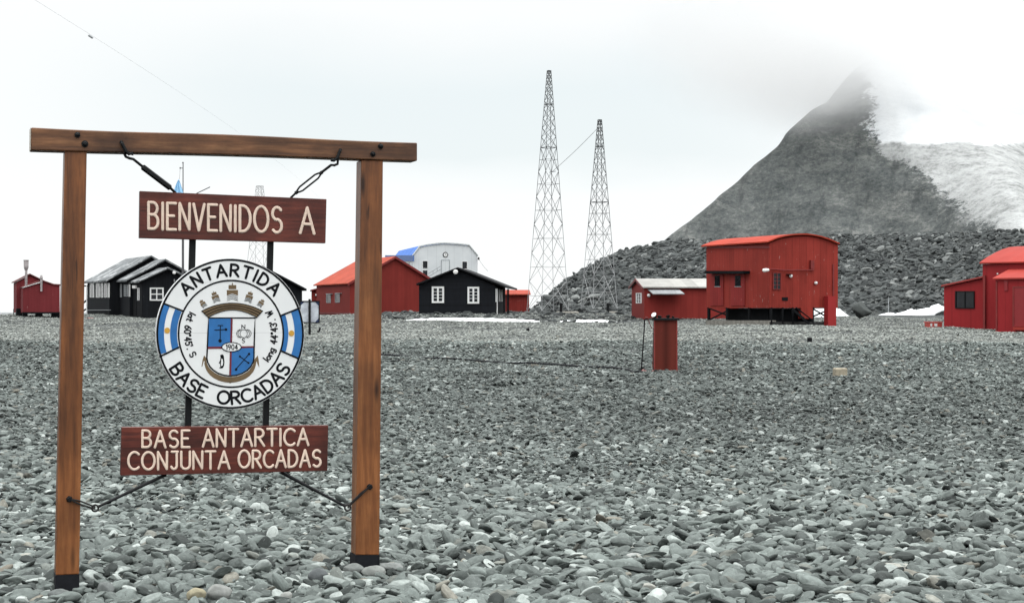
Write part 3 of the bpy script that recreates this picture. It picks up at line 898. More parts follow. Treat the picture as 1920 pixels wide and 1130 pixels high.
m.prism([pa, pb, pb + Vector((0, 0, .2)), pa + Vector((0, 0, .2))], pl.n * 0.04)
m.build('verge_board', dark_red_metal, h6)
sd6 = side_plane(pl, 656)
for r in ((611.5, 551.5, 619.5, 567.5), (628, 550.5, 636.5, 567)):
    window(sd6, h6, r, grey_trim, None, 1, 1, 0.8, 0.8, 0.05)
    m = MB(); sd6.rect(m, r[0] - 0.6, r[1] - 1.4, r[2] + 0.6, r[1] - 0.2, 0.2, 0.0); m.build('window_hood', galv, h6)
m = MB(); m.tube([sd6.P(664, 504) + pl.a * 2.0, sd6.P(664, 504) + pl.a * 2.0 + Vector((0, 0, .75))], 0.07, 8); m.build('roof_vent', galv_dark, h6)
m = MB(); sd6.rect(m, 597, 585.5, 655.5, 587, 0.06, 0.0); m.build('base_rail', dark_red_metal, h6)
an = thing('red_shed', 'narrow dark red shed at the far left end of the large red house', 'shed', tuple(at(590, 592, 156)))
pq = plane_px(583.5, 157, 598, 157.1)
body(pq, an, [(584.5, 594), (584.5, 545.5), (599, 542), (599, 594)], 4, m_redC)
m = MB(); roof_strip(m, pq, [(582, 545.5), (600, 541)], 4, 0.3, 0.12); m.build('roof', dark_red_metal, an)
m = MB(); m.lathe(pq.P(593, 553, 0.0), [(0.05, 0.0), (0.12, 0.05), (0.10, 0.18), (0.04, 0.22)], 12, pq.n); m.build('wall_lamp', lamp_white, an)

# --- white hall with a blue roof
o0 = at(775, HY, 195)
th_ = R(13)
pl = Plane(o0.x, o0.y, math.cos(th_), math.sin(th_))
h7 = thing('white_hall', 'white hall with chamfered blue roof and a round clock on its gable', 'hall', tuple(pl.P(835, 587)))
arch = [(775, 479), (787, 463.5), (800, 460.5), (821.5, 457.8), (834, 457.2), (858, 458.6), (880, 461), (895.5, 479)]
b = NB('white_cladding'); c = b.coords((pl.a.x, pl.a.y))
fr = b.math('FRACT', b.math('DIVIDE', b.sepz(c, 0), 1.1))
jn = b.ramp(b.math('ABSOLUTE', b.math('SUBTRACT', fr, 0.5)), (0, 1.0), (0.47, 1.0), (0.5, 0.8))
m_wh = b.done(b.mix(1.0, b.ramp(b.noise(c, 0.5, 4, 0.6), (0.3, (0.60, 0.635, 0.65)), (0.7, (0.69, 0.72, 0.73))), jn, 'MULTIPLY'), 0.6, 0.3)
body(pl, h7, [(775, 590)] + arch + [(895.5, 590)], 16, m_wh)
m = MB()
ap = [pl.P(x, y, 0.15) for x, y in [(774, 480)] + [(x, y - 0.6) for x, y in arch[1:-1]] + [(896.5, 480)]]
poly = ap + [p + Vector((0, 0, 0.12)) for p in reversed(ap)]
k_ = len(ap)
for i in range(k_ - 1):
    m.prism([ap[i], ap[i + 1], ap[i + 1] + Vector((0, 0, .14)), ap[i] + Vector((0, 0, .14))], pl.b * 0.5)
m.build('verge_trim', M_plain('grey_verge', (0.5, 0.53, 0.53), 0.6), h7)
m = MB(); roof_strip(m, pl.shift(-0.55), [(773.2, 480.5), (786, 464), (800, 460.5), (821.5, 457.8), (834, 457.2), (858, 458.6), (880, 461)], 16, 0.0, 0.18, 0.0)
m.build('roof', M_corr('blue_roof_sheet', (0.085, 0.19, 0.52), (pl.b.x, pl.b.y), 0.4, 0.12, 0.5), h7)
s7 = side_plane(pl, 775)
m = MB(); s7.rect(m, 722, 478.5, 774.5, 489.5, 0.12, 0.0); m.build('eave_band', M_plain('dark_blue_sheet', (0.07, 0.16, 0.42), 0.5), h7)
m = MB(); s7.rect(m, 763, 491, 767, 506, 0.05, 0.0); m.build('side_window', dark_glass, h7)
for r in ((792, 488.5, 802.5, 503.8), (792, 505.8, 802.5, 520), (866, 489.5, 876.5, 504.5)):
    window(pl, h7, r, white_trim, None, 1, 1, 0.9, 0.8, 0.05)
dr = MB()
for q in ((827, 487, 843.3, 488), (827, 488, 828, 514), (842.3, 488, 843.3, 514)): pl.rect(dr, *q, 0.05, 0.0)
dr_o = dr.build('door', M_plain('grey_door_frame', (0.28, 0.31, 0.33), 0.6), h7)
m = MB(); pl.rect(m, 828.2, 488.2, 842.1, 514, 0.02, -0.01); m.build('door_leaf', m_wh, dr_o)
m = MB(); cc7 = pl.P(835.2, 477.5, 0.02)
ring = [cc7 + pl.a * (0.28 * math.cos(t)) + Vector((0, 0, 0.28 * math.sin(t))) for t in np.linspace(0, 2 * math.pi, 25)[:-1]]
m.tube(ring, 0.055, 6, True); clock = m.build('clock', black_steel, h7)
m = MB(); m.lathe(cc7, [(0.25, 0.0), (0.25, 0.03)], 24, pl.n); m.build('clock_face', white_trim, clock)
m = MB(); m.bar(cc7 + pl.n * 0.045, cc7 + pl.n * 0.045 + pl.a * 0.06 + Vector((0, 0, 0.18)), 0.03); m.bar(cc7 + pl.n * 0.045, cc7 + pl.n * 0.045 + pl.a * 0.1 - Vector((0, 0, 0.06)), 0.03)
m.build('clock_hand', black_steel, clock)
m = MB()
for e0, e1 in (((803, 519), (826, 505)), ((803, 513), (826, 499)), ((812, 514), (812, 508)), ((820, 509), (820, 503))):
    m.bar(pl.P(*e0, 1.2), pl.P(*e1, 1.2), 0.06)
m.build('stair_rail', grey_trim, h7)
m = MB(); m.lathe(pl.P(897.5, 485, 0.2), [(0.03, -0.15), (0.12, -0.1), (0.12, 0.1), (0.05, 0.2)], 10); m.build('insulator', rusty_steel, h7)
m = MB(); q0, q1 = pl.P(897.5, 485, 0.2), at(915, 508, 178)
m.tube([q0.lerp(q1, t) - Vector((0, 0, 0.5 * t * (1 - t))) for t in np.linspace(0, 1, 8)], 0.02, 5)
tag(m.build('cable', galv_dark), 'thin grey cable running down from the corner of the white hall', 'cable')

# --- little red hut right of the black one
pl = plane_px(940, 151, 992, 151.1)
h8 = thing('red_hut', 'small weathered red hut between the small black hut and the lattice mast', 'hut', tuple(pl.P(968, 589)))
body(pl, h8, [(940, 595), (940, 552), (992, 552), (992, 595)], 4, M_siding('weathered_red_boards', RED_DARK, (pl.a.x, pl.a.y), 0.35, (0.26, 0.10, 0.09), 0.6, 0.4, 0.8, 0.2, 0.7))
m = MB()
q = [pl.P(937, 552.8, 0.35), pl.P(995, 552.8, 0.35)]
up = pl.b * 2.2 + Vector((0, 0, 0.42)); th8 = Vector((0, 0, 0.09))
m.prism([q[0], q[1], q[1] + up, q[0] + up], th8)
q = [q[0] + up, q[1] + up]; up2 = pl.b * 2.4 - Vector((0, 0, 0.4))
m.prism([q[0], q[1], q[1] + up2, q[0] + up2], th8)
m.build('roof', M_corr('bright_red_roof_sheet', (0.36, 0.066, 0.042), (pl.a.x, pl.a.y), 0.3, 0.15), h8)
body(pl.shift(-2.0), h8, [(940, 553), (992, 553), (992, 548), (940, 548)], 0.5, dark_red_metal, 'gable_fill')

# --- red hut on blocks far left, with two flues
pl = plane_px(43, 113.5, 112, 114.4)
h9 = thing('red_hut', 'faded red hut on dark blocks with two metal flues at the far left', 'hut', tuple(pl.P(75, 597)))
m_red9 = M_siding('faded_red_boards', (0.165, 0.026, 0.03), (pl.a.x, pl.a.y), 0.4, (0.32, 0.15, 0.15), 0.64, 0.3, 0.75, 0.16, 0.85)
body(pl, h9, [(43, 586), (43, 539), (75, 528), (82, 528.5), (92, 532), (101, 535), (112, 535.5), (112, 586)], 2.6, m_red9)
pk = pl.shift(-2.6)
body(pk, h9, [(31, 586), (31, 529), (56, 516.5), (82, 529), (108, 537), (108, 586)], 3.4, m_red9, 'rear_wall')
m = MB(); roof_strip(m, pk, [(27.5, 529.3), (56, 514.6), (84, 528.2), (101, 534), (117, 535)], 3.4, 0.15, 0.08); m.build('roof', M_plain('dull_red_roof', (0.12, 0.035, 0.035), 0.6, 0.3, 2), h9)
m = MB(); roof_strip(m, pl, [(42, 539.2), (75, 527.6), (84, 528.0), (101, 534.2), (116, 534.8)], 2.5, 0.1, 0.07); m.build('front_roof', M_plain('dull_red_sheet', (0.14, 0.03, 0.03), 0.6, 0.3, 2), h9)
flue = M_plain('pale_rusted_flue', (0.36, 0.33, 0.33), 0.6, 0.35, 3)
q = pl.P(49, 540, -0.9); s9 = 114 / F
m = MB(); m.lathe(q, [(0.085, 0.0), (0.085, 1.25), (0.14, 1.4), (0.17, 1.5), (0.17, 1.95), (0.19, 1.97), (0.19, 2.02)], 14)
m.build('flue', flue, h9)
q = pl.P(77.5, 546, 0.12)
m = MB(); m.lathe(q, [(0.075, 0.0), (0.075, 0.86), (0.11, 0.9), (0.11, 0.98), (0.06, 1.15)], 12); m.build('flue', flue, h9)
m = MB(); m.tube([pl.P(42.5, 538.8, 0.08), pl.P(76, 529, 0.08)], 0.035, 6); m.build('gutter', white_trim, h9)
for x0, x1 in ((43, 52), (68, 80), (98, 112)):
    m = MB(); pl.rect(m, x0, 586.2, x1, 597.5, -0.1, -1.1); m.build('foundation_block', black_wood_dark, h9)
m = MB(); pl.rect(m, 42, 584.8, 112.5, 588, 0.04, -0.04); pl.rect(m, 44, 595, 112, 597, -0.2, -0.3); m.build('sill_beam', black_wood_dark, h9)
m = MB(); pk.rect(m, 31, 578, 42.5, 594.5, 0.3, -0.6); o_ = m.build('crate', black_wood_dark, None, loc=pk.P(37, 594.5)); bevel(o_, 0.05)
tag(o_, 'dark box standing against the left end of the faded red hut', 'box')
m = MB(); m.tube([at(25.5, 595, 116), at(25.5, 579, 116)], 0.035, 6); tag(m.build('stake', galv_dark, None, loc=at(25.5, 595, 116)), 'thin stake left of the faded red hut by the sea', 'stake')

# --- red annex with a pale roof
c0 = at(1208, HY, 120)
FB = Vector((-.085, .996, 0)); FA = Vector((.996, .085, 0))
pl = Plane(c0.x, c0.y, FA.x, FA.y)
hA = thing('red_annex', 'low red annex with whitish sheet roof joined to the tall red hut', 'annex', tuple(pl.P(1265, 598)))
m_redF = M_siding('red_annex_boards', (0.235, 0.03, 0.025), (FA.x, FA.y), 0.45, None, 0.6, 0.25, 0.65, 0.12, 0.85)
gb = side_plane(pl, 1208)
ga = [gb.P(1208, 600), gb.P(1208, 538.5), gb.P(1196, 526), gb.P(1184.4, 538.5), gb.P(1184.4, 600)]
m = MB(); m.prism(ga, FA * 7.2); m.build('wall', m_redF, hA)
m = MB()
e, r_, e2 = gb.P(1209.2, 539.8), gb.P(1196, 524.2), gb.P(1183.4, 539.8)
t_ = Vector((0, 0, .09))
q = [e, r_, e2]; poly = q + [p + t_ for p in reversed(q)]
ex = FA * 7.4
q = [p - FA * 0.2 for p in poly]
m.add(q + [p + ex for p in q], [(i, (i + 1) % 6, (i + 1) % 6 + 6, i + 6) for i in range(6)] + [(5, 4, 1, 0), (4, 3, 2, 1), (6, 7, 10, 11), (7, 8, 9, 10)])
m.build('roof', M_corr('pale_asbestos_sheet', (0.35, 0.345, 0.325), (FA.x, FA.y), 0.35, 0.22, 0.7, (0.24, 0.235, 0.22), 0.6), hA)
m = MB(); m.prism([r_ - FA * .22 + t_, e - FA * .22 + t_, e - FA * .22 - t_, r_ - FA * .22 - t_], FA * 0.05); m.prism([r_ - FA * .22 + t_, e2 - FA * .22 + t_, e2 - FA * .22 - t_, r_ - FA * .22 - t_], FA * 0.05)
m.build('verge_board', dark_red_metal, hA)
window(gb, hA, (1192, 549, 1202, 568.5), white_trim, None, 2, 3, 1.4, 1.0, 0.06)
m = MB(); q = [pl.P(1214.5, 543.2, 0.0), pl.P(1272, 543.2, 0.0)]
dn_ = pl.n * 1.1 - Vector((0, 0, 0.36))
m.prism([q[0], q[1], q[1] + dn_ + FA * 0.25, q[0] + dn_ + FA * 0.2], Vector((0, 0, .07)))
m.build('lean_to_roof', M_corr('grey_lean_to_sheet', (0.30, 0.31, 0.32), (FA.x, FA.y), 0.3, 0.25), hA)
m = MB(); m.lathe(pl.P(1216, 553.6, 0.0), [(0.05, 0.0), (0.13, 0.06), (0.12, 0.2), (0.04, 0.26)], 12, pl.n); m.build('wall_lamp', lamp_white, hA)
m = MB(); pl.rect(m, 1208.5, 597, 1325, 599.8, 0.03, -0.2); m.build('sill_beam', black_wood_dark, hA)

# --- tall red hut on stilts
c0 = at(1443, HY, 103)
GA = Vector((.894, .447, 0)); GB = Vector((-.447, .894, 0))
pR = Plane(c0.x, c0.y, GA.x, GA.y); pL = Plane(c0.x, c0.y, .447, -.894)
hB = thing('red_hut', 'tall red hut on black stilts with an arched roof and peeling paint', 'hut', tuple(at(1470, 613, 104)))
m_redG = M_siding('tall_hut_red_boards', RED, (GA.x + GB.x, GA.y + GB.y), 0.55, CHIP, 0.655, 0.3, 0.65, 0.22, 0.72)
LG = 7.35
arch = [(1443, 456), (1458, 449.8), (1472, 446.2), (1487, 443.8), (1500, 442.8), (1513, 442.8), (1527, 444.5), (1540, 447.2), (1556, 452.4), (1571, 459)]
body(pR, hB, [(1443, 577)] + arch + [(1571, 577.5)], LG, m_redG)
arch2 = [(1439.5, 454.8)] + [(x, y - 2.6) for x, y in arch] + [(1574.5, 458.0)]
m = MB(); roof_strip(m, pR, arch2, LG, 0.2, 0.09)
m.build('roof', M_corr('orange_red_roof', (0.36, 0.046, 0.026), (GB.x, GB.y), 0.5, 0.14, 0.55), hB)
m = MB(); pL.rect(m, 1325, 461.5, 1442, 465, 0.05, 0.0); m.build('eave_board', dark_red_metal, hB)
# bay with its dark hood and two doors
m = MB(); pL.rect(m, 1322, 507.5, 1393, 513, 0.55, 0.0); o_ = m.build('door_hood', black_wood_dark, hB)
for (x0, x1, wx0, wx1) in ((1331, 1356, 1340, 1349.5), (1370, 1396, 1378, 1388.5)):
    m = MB(); pL.rect(m, x0, 514, x1, 573, 0.06, 0.0); d_ = m.build('door', M_siding('red_door', (0.245, 0.028, 0.026), (.447, -.894), 0.5, CHIP, 0.66, 0.2, 0.6, 0.2, 0.7), hB)
    m = MB(); pL.rect(m, wx0, 516.5, wx1, 536.5, 0.075, 0.05); m.build('door_window', dark_glass, d_)
    m = MB(); pL.rect(m, wx0 - 1, 536.6, wx1 + 1, 537.8, 0.09, 0.05); m.build('window_sill', grey_trim, d_)
window(pR, hB, (1449.5, 511, 1465, 543), dark_red_metal, None, 2, 4, 1.4, 0.9, 0.06)
m = MB(); m.tube([pR.P(1436, 505.5, 0.18), pR.P(1446, 504.2, 0.18), pR.P(1462, 505.6, 0.16), pR.P(1480, 506.2, 0.16), pR.P(1526, 506, 0.16)], 0.045, 6)
m.build('conduit', dark_red_metal, hB)
m = MB(); q = pL.P(1438, 505.8, 0.35); m.lathe(q - pL.n * 0.18, [(0.03, 0.0), (0.09, 0.04), (0.12, 0.2), (0.12, 0.4), (0.05, 0.46)], 14, (-0.97, -0.2, -0.1)); m.build('flood_lamp', lamp_white, hB)
for x, y_, r_ in ((1481, 517.5, 0.11), (1528, 530.5, 0.10)):
    m = MB(); m.lathe(pR.P(x, y_, 0.0), [(r_ * .5, 0.0), (r_, 0.05), (r_, 0.16), (r_ * .5, 0.22)], 12, pR.n); m.build('wall_lamp', lamp_white, hB)
m = MB(); pR.rect(m, 1478, 513.5, 1484.5, 514.8, 0.25, 0.0); m.build('lamp_hood', black_wood_dark, hB)
m = MB(); pR.rect(m, 1466.5, 557, 1477.5, 563.5, 0.03, -0.02); m.build('vent', black_wood_dark, hB)
m = MB(); pR.rect(m, 1520.5, 488, 1527, 504, 0.18, 0.0); m.build('junction_box', dark_red_metal, hB)
m = MB(); pR.rect(m, 1561.5, 495, 1564, 556, 0.06, 0.0); m.build('downpipe', dark_red_metal, hB)
# under-frame
m = MB(); pL.rect(m, 1364, 578, 1441, 604, -0.7, -0.9); m.build('underfloor_skirt', black_wood_dark, hB)
m = MB(); pR.rect(m, 1446, 578, 1523, 609, -0.5, -0.7); m.build('underfloor_skirt', black_wood_dark, hB)
for q, x0, yb in ((pL, 1326, 601), (pL, 1360.5, 603), (pL, 1402, 604), (pR, 1445, 610), (pR, 1466, 610), (pR, 1485, 611), (pR, 1523, 610)):
    m = MB(); q.rect(m, x0, 576, x0 + 3.2, yb, 0.0, -0.14); m.build('stilt', black_wood_dark, hB)
for q, e0, e1 in ((pL, (1329, 577.5), (1361, 590)), (pL, (1329, 600), (1361, 584)), (pR, (1525, 579), (1553, 596)), (pR, (1525, 593), (1553, 580.5)), (pL, (1327, 575.8), (1362, 576.4))):
    m = MB(); m.bar(q.P(*e0, -0.06), q.P(*e1, -0.06), 0.06, 0.09); m.build('brace', black_wood_dark, hB)
m = MB(); pR.rect(m, 1523, 576.5, 1553, 578.2, 0.0, -0.1); m.build('floor_beam', black_wood_dark, hB)
m = MB(); pR.rect(m, 1502, 576.8, 1524, 597, 0.02, -0.3); m.build('side_panel', m_redG, hB)
m = MB(); pR.rect(m, 1552.5, 555, 1568, 616.5, 0.45, 0.02); m.build('entry_column', M_siding('red_column_boards', (0.33, 0.03, 0.03), (GA.x, GA.y), 0.9, None, 0.6, 0.1, 0.6, 0.12), hB)
st = thing('outdoor_stairs', 'black timber stairs under the tall red hut beside the red column', 'stairs', tuple(pR.P(1506, 612)))
for h_ in (0.35, 1.1):
    m = MB(); m.bar(pR.P(1486, 579, h_), pR.P(1517, 607, h_), 0.06, 0.16); m.build('stringer', black_wood_dark, st)
    m = MB(); m.bar(pR.P(1492, 576, h_), pR.P(1523, 600, h_), 0.05, 0.07); m.build('handrail', black_wood_dark, st)
for k in range(6):
    t = (k + 0.5) / 6
    m = MB(); pa, pb = pR.P(1486, 578, 0.35).lerp(pR.P(1517, 606, 0.35), t), pR.P(1486, 578, 1.1).lerp(pR.P(1517, 606, 1.1), t)
    m.bar(pa, pb, 0.22, 0.04); m.build('tread', black_wood_dark, st)
m = MB(); pL.rect(m, 1323, 600, 1364, 612.5, 0.12, -0.45); o_ = m.build('foundation_sill', concrete, hB)
m = MB(); pL.rect(m, 1364.5, 600.5, 1440.5, 612.5, 0.10, -0.5); m.build('foundation_sill', concrete, hB)
m = MB(); pR.rect(m, 1443, 603, 1550, 614.5, 0.0, -0.45); m.build('foundation_sill', M_plain('dark_concrete', (0.03, 0.031, 0.03), 0.85, 0.4, 3), hB)  # right-hand sill in a darker concrete colour

# --- red building cut by the right edge
o0 = at(1842.5, HY, 85)
HA = Vector((.75, -.661, 0))
pl = Plane(o0.x, o0.y, HA.x, HA.y)
hC = thing('red_building', 'red building with rounded roof and porch at the right edge', 'building', tuple(pl.P(1890, 619)))
m_redH = M_siding('smooth_red_boards', (0.29, 0.021, 0.024), (HA.x, HA.y), 1.2, None, 0.6, 0.12, 0.5, 0.12, 0.8)
m_redHr = M_corr('red_roof_paint', (0.34, 0.046, 0.036), (HA.x, HA.y), 0.8, 0.1, 0.5)
RX = 2010
def eave_y(x, y0, x0):   # an eave that stays level in the world
    p = pl.P(x0, y0); q_ = pl.P(x, y0); return HY - (p.z - CZ) * F / q_.y
ey = eave_y(RX, 494.3, 1842.5)
body(pl, hC, [(1842.5, 620), (1842.5, 495.5), (RX, 492), (RX, 640)], 8.0, m_redH)
prof = [(-0.2, 0.0), (0.05, 0.09), (0.8, 0.33), (1.7, 0.57), (2.6, 0.78), (3.5, 0.93), (4.5, 1.0), (5.5, 0.93), (7.0, 0.56), (8.2, 0.0)]
m = MB()
A_, B_ = pl.P(1839.5, 494.6), pl.P(RX, 494.6); B_.z = A_.z
pa = [A_ + pl.b * u + Vector((0, 0, z)) for u, z in prof]; pb = [B_ + pl.b * u + Vector((0, 0, z)) for u, z in prof]
k_ = len(pa); t_ = Vector((0, 0, 0.07))
for i in range(k_ - 1):
    m.prism([pa[i], pb[i], pb[i + 1], pa[i + 1]], t_)
m.build('roof', m_redHr, hC)
m = MB(); m.prism([pa[i] + HA * 0.1 for i in range(k_)], HA * 0.08); m.build('gable_infill', m_redH, hC)
# annex wing on its left
w0 = plane_px(1770, 87.5, 1842, 85.6)
wl = body(w0, hC, [(1770, 617.5), (1770, 538), (1843, 522.5), (1843, 620)], 3.4, m_redH, 'wing')
m = MB(); roof_strip(m, w0, [(1764.5, 537.4), (1844, 520.2)], 3.4, 0.18, 0.09); m.build('wing_roof', M_plain('wing_roof_red', (0.30, 0.04, 0.035), 0.5, 0.15, 2), hC)
wn2 = window(w0, hC, (1790.5, 545.5, 1826.5, 578), black_steel, None, 2, 1, 1.8, 2.2, 0.06)
m = MB(); q = pl.shift(0.04); q.rect(m, 1843.2, 516, 1847, 618, 0.1, 0.0); m.build('downpipe', dark_red_metal, hC)
# porch
pp = pl.shift(1.9)
PX0 = 1866.5
py1 = 524.5
body(pp, hC, [(PX0, 627), (PX0, py1), (RX, py1 - 3), (RX, 650)], 1.86, M_siding('porch_red_boards', (0.27, 0.02, 0.023), (HA.x, HA.y), 0.7, None, 0.6, 0.2, 0.5, 0.12, 0.8), 'porch')
m = MB(); A_, B_ = pp.P(1860.8, 523.8, 0.15), pp.P(RX, 523.8, 0.15); B_.z = A_.z
e_ = pl.b * 2.0 + Vector((0, 0, 0.50)); 
m.prism([A_, B_, B_ + e_, A_ + e_], Vector((0, 0, .07))); m.build('porch_roof', m_redHr, hC)
dm = M_plain('red_porch_door', (0.24, 0.018, 0.021), 0.45, 0.12, 1.5)
m = MB(); pp.rect(m, 1901, 538.5, 1945, 612, 0.05, -0.02); dd_ = m.build('porch_door', dm, hC)
m = MB()
for q in ((1898.4, 536.5, 1948, 538.4), (1898.4, 538.4, 1900.9, 613)): pp.rect(m, *q, 0.075, -0.02)
m.build('door_frame', dark_red_metal, dd_)
m = MB(); pp.rect(m, 1899, 613, 1960, 618.5, 0.25, 0.0); m.build('door_step', m_redHr, hC)
m = MB(); q = pl.shift(0.0); q.rect(m, 1883, 526, 1889, 545, 1.95, 1.91); m.build('vent_panel', dm, hC)
m = MB(); pp.rect(m, PX0 + 0.3, 528, PX0 + 3.2, 626, 0.035, 0.0); m.build('corner_board', dark_red_metal, hC)
m = MB(); m.lathe(pl.P(1871, 513.5, 0.0), [(0.03, 0), (0.05, 0.05), (0.02, 0.09)], 8, pl.n); m.build('wall_lamp', lamp_white, hC)

# red crate beside it
pc = plane_px(1744, 86.2, 1767, 86.5)
cr_ = thing('crate', 'orange-red crate with white patches beside the building at right', 'crate', tuple(pc.P(1755, 617)))
m = MB(); pc.rect(m, 1744, 603.5, 1767, 616, 0.0, -0.5); o_ = m.build('box', M_plain('orange_red_plastic', (0.46, 0.075, 0.06), 0.5, 0.2, 4), cr_); bevel(o_, 0.03)
m = MB(); pc.rect(m, 1743.4, 602.6, 1767.6, 604.8, 0.02, -0.52); m.build('lid', M_plain('red_lid', (0.5, 0.11, 0.1), 0.5, 0.15, 4), cr_)
for x0, x1 in ((1744.8, 1748), (1752, 1757.5)):
    m = MB(); pc.rect(m, x0, 606.3, x1, 611.3, 0.012, -0.01); m.build('label_patch', white_trim, cr_)

# ------------------------------------------------------------------ lattice masts
def mast(name, pxb, yb, pxt, yt, d, wb, wt, rotz, levels, fine_until, label, mat, r=0.022, group=None, dz_legs=(0, 0, 0, 0)):
    base = at(pxb, yb, d); top = at(pxt, yt, d)
    root = thing(name, label, 'mast', tuple(base), group)
    H = top.z - base.z
    def corner(k, f):
        wdt = wb + (wt - wb) * f
        a_ = rotz + math.pi / 4 + k * math.pi / 2
        c_ = base.lerp(top, f)
        return c_ + Vector((math.cos(a_), math.sin(a_), 0)) * (wdt / math.sqrt(2))
    for k in range(4):
        m = MB(); m.bar(corner(k, 0) - Vector((0, 0, dz_legs[k])), corner(k, 1), r * 2.0); m.build('leg', mat, root)
    m = MB()
    for i, (f0, f1) in enumerate(zip(levels[:-1], levels[1:])):
        for k in range(4):
            k2 = (k + 1) % 4
            rr = r * 1.3
            m.bar(corner(k, f0), corner(k2, f1), rr); m.bar(corner(k2, f0), corner(k, f1), rr)
            if f0 < fine_until:
                m.bar(corner(k, (f0 + f1) / 2), corner(k2, (f0 + f1) / 2), rr * 0.8)
    m.build('bracing', mat, root)
    for f_ in ([l for l in levels if abs(l - fine_until) < 0.02 or l > 0.8][:1] + [0.86, 1.0]):
        m = MB()
        for k in range(4): m.bar(corner(k, f_), corner((k + 1) % 4, f_), r * 2.2)
        m.build('cross_frame', mat, root)
    return root, corner
def lv(y_list, yb, yt): return [(yb - y_) / (yb - yt) for y_ in y_list]
b = NB('mast_steel'); zz = b.sepz(b.coords(), 2)
zf_ = b.math('ADD', b.math('DIVIDE', zz, 25.0), b.math('MULTIPLY', b.math('SUBTRACT', b.noise(b.coords(), 0.3, 3), 0.5), 0.5))
m_mast = b.done(b.ramp(zf_, (0.14, (0.38, 0.39, 0.395)), (0.36, (0.075, 0.078, 0.082)), (0.65, (0.025, 0.027, 0.029))), 0.6, 0.3)  # darker upwards: the backlit look against the sky put into the steel colour
T1, c1 = mast('lattice_mast', 1027, 582, 1029.5, 133, 150, 2.9, 0.28, R(28),
    lv([582, 527, 474, 420, 368, 322, 277, 257, 240, 222, 204, 189, 175, 162, 150, 140, 133], 582, 133), 0.66, 'taller lattice radio mast nearer the small red hut', m_mast, 0.022)
T2, c2 = mast('lattice_mast', 1123, 579, 1124.5, 225, 152, 2.6, 0.28, R(24),
    lv([579, 515, 458, 421, 379, 350, 326, 302, 283, 266, 250, 237, 225], 579, 225), 0.55, 'shorter lattice radio mast standing against the rocky hill', m_mast, 0.024)
T3, c3 = mast('lattice_mast', 486, 592, 487, 349, 300, 5.0, 1.0, R(35),
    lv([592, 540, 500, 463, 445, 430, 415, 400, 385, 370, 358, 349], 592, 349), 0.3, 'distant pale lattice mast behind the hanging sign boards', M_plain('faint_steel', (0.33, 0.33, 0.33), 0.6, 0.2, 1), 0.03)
# feet: concrete blocks with dark stub posts
z_top = lambda y_, d: CZ - (y_ - HY) / F * d
for (px, py, d, wpx, hpx, lb) in ((1064, 597.5, 137, 44, 14, 'rough concrete block at the foot of the taller lattice mast'), (1151, 597, 139, 33, 14.5, 'rough concrete block at the foot of the shorter lattice mast')):
    p = at(px, py, d); p.z = gz(p.x, d) - 0.05; wd, hd = wpx / F * d, (z_top(583.5, d) - p.z)
    m = MB(); m.box((p.x, p.y + 0.8, p.z + hd / 2 - 0.2), wd, 1.6, hd + 0.4)
    o = m.build('concrete_block', concrete, None, loc=p)
    bv = o.modifiers.new('soft_edges', 'BEVEL'); bv.width = 0.16; bv.segments = 3
    tag(o, lb, 'block')
for px, d, lb in ((1052, 136, 'short dark stub post in front of the taller lattice mast'), (1140, 138, 'short dark stub post in front of the shorter lattice mast')):
    m = MB(); m.tube([at(px, 586, d), at(px, 568, d)], 0.12, 8); m.bar(at(px - 3, 572, d), at(px + 4, 570, d), 0.1)
    tag(m.build('stub_post', black_steel, None, loc=at(px, 586, d)), lb, 'post')
def wire(name, p, q, sag, r, label, mat=galv_dark, n=18):
    m = MB(); m.tube([p.lerp(q, t) - Vector((0, 0, sag * 4 * t * (1 - t))) for t in np.linspace(0, 1, n)], r, 5)
    return tag(m.build(name, mat), label, 'wire')
wire('antenna_wire', at(1121, 240, 152), at(1034, 323, 150), 0.12, 0.022, 'antenna wire slung between the two lattice masts')
m = MB(); m.bar(at(1030, 323.5, 149.5), at(1042, 321, 149.5), 0.06); m.build('wire_bracket', galv_dark, T1)
wire('antenna_wire', at(30, -22, 70), at(600, 372, 300), -1.0, 0.0045, 'faint long antenna wire crossing the sky at upper left', M_plain('faint_wire', (0.3, 0.3, 0.31), 0.6))
pw_, qw_ = at(30, -22, 70), at(600, 372, 300)
tw_ = min(np.linspace(0, 1, 4000), key=lambda t: abs((pw_.lerp(qw_, t).x * F / pw_.lerp(qw_, t).y + 960) - 170))
p = pw_.lerp(qw_, tw_) + Vector((0, 0, 4 * tw_ * (1 - tw_) - 0.1)); m = MB(); m.lathe(p, [(0.02, -0.16), (0.06, -0.12), (0.06, 0.12), (0.02, 0.16)], 8, (0.6, 0.6, -0.4))
tag(m.build('wire_insulator', grey_trim, None, loc=p), 'tiny insulator on the faint antenna wire in the sky', 'insulator')

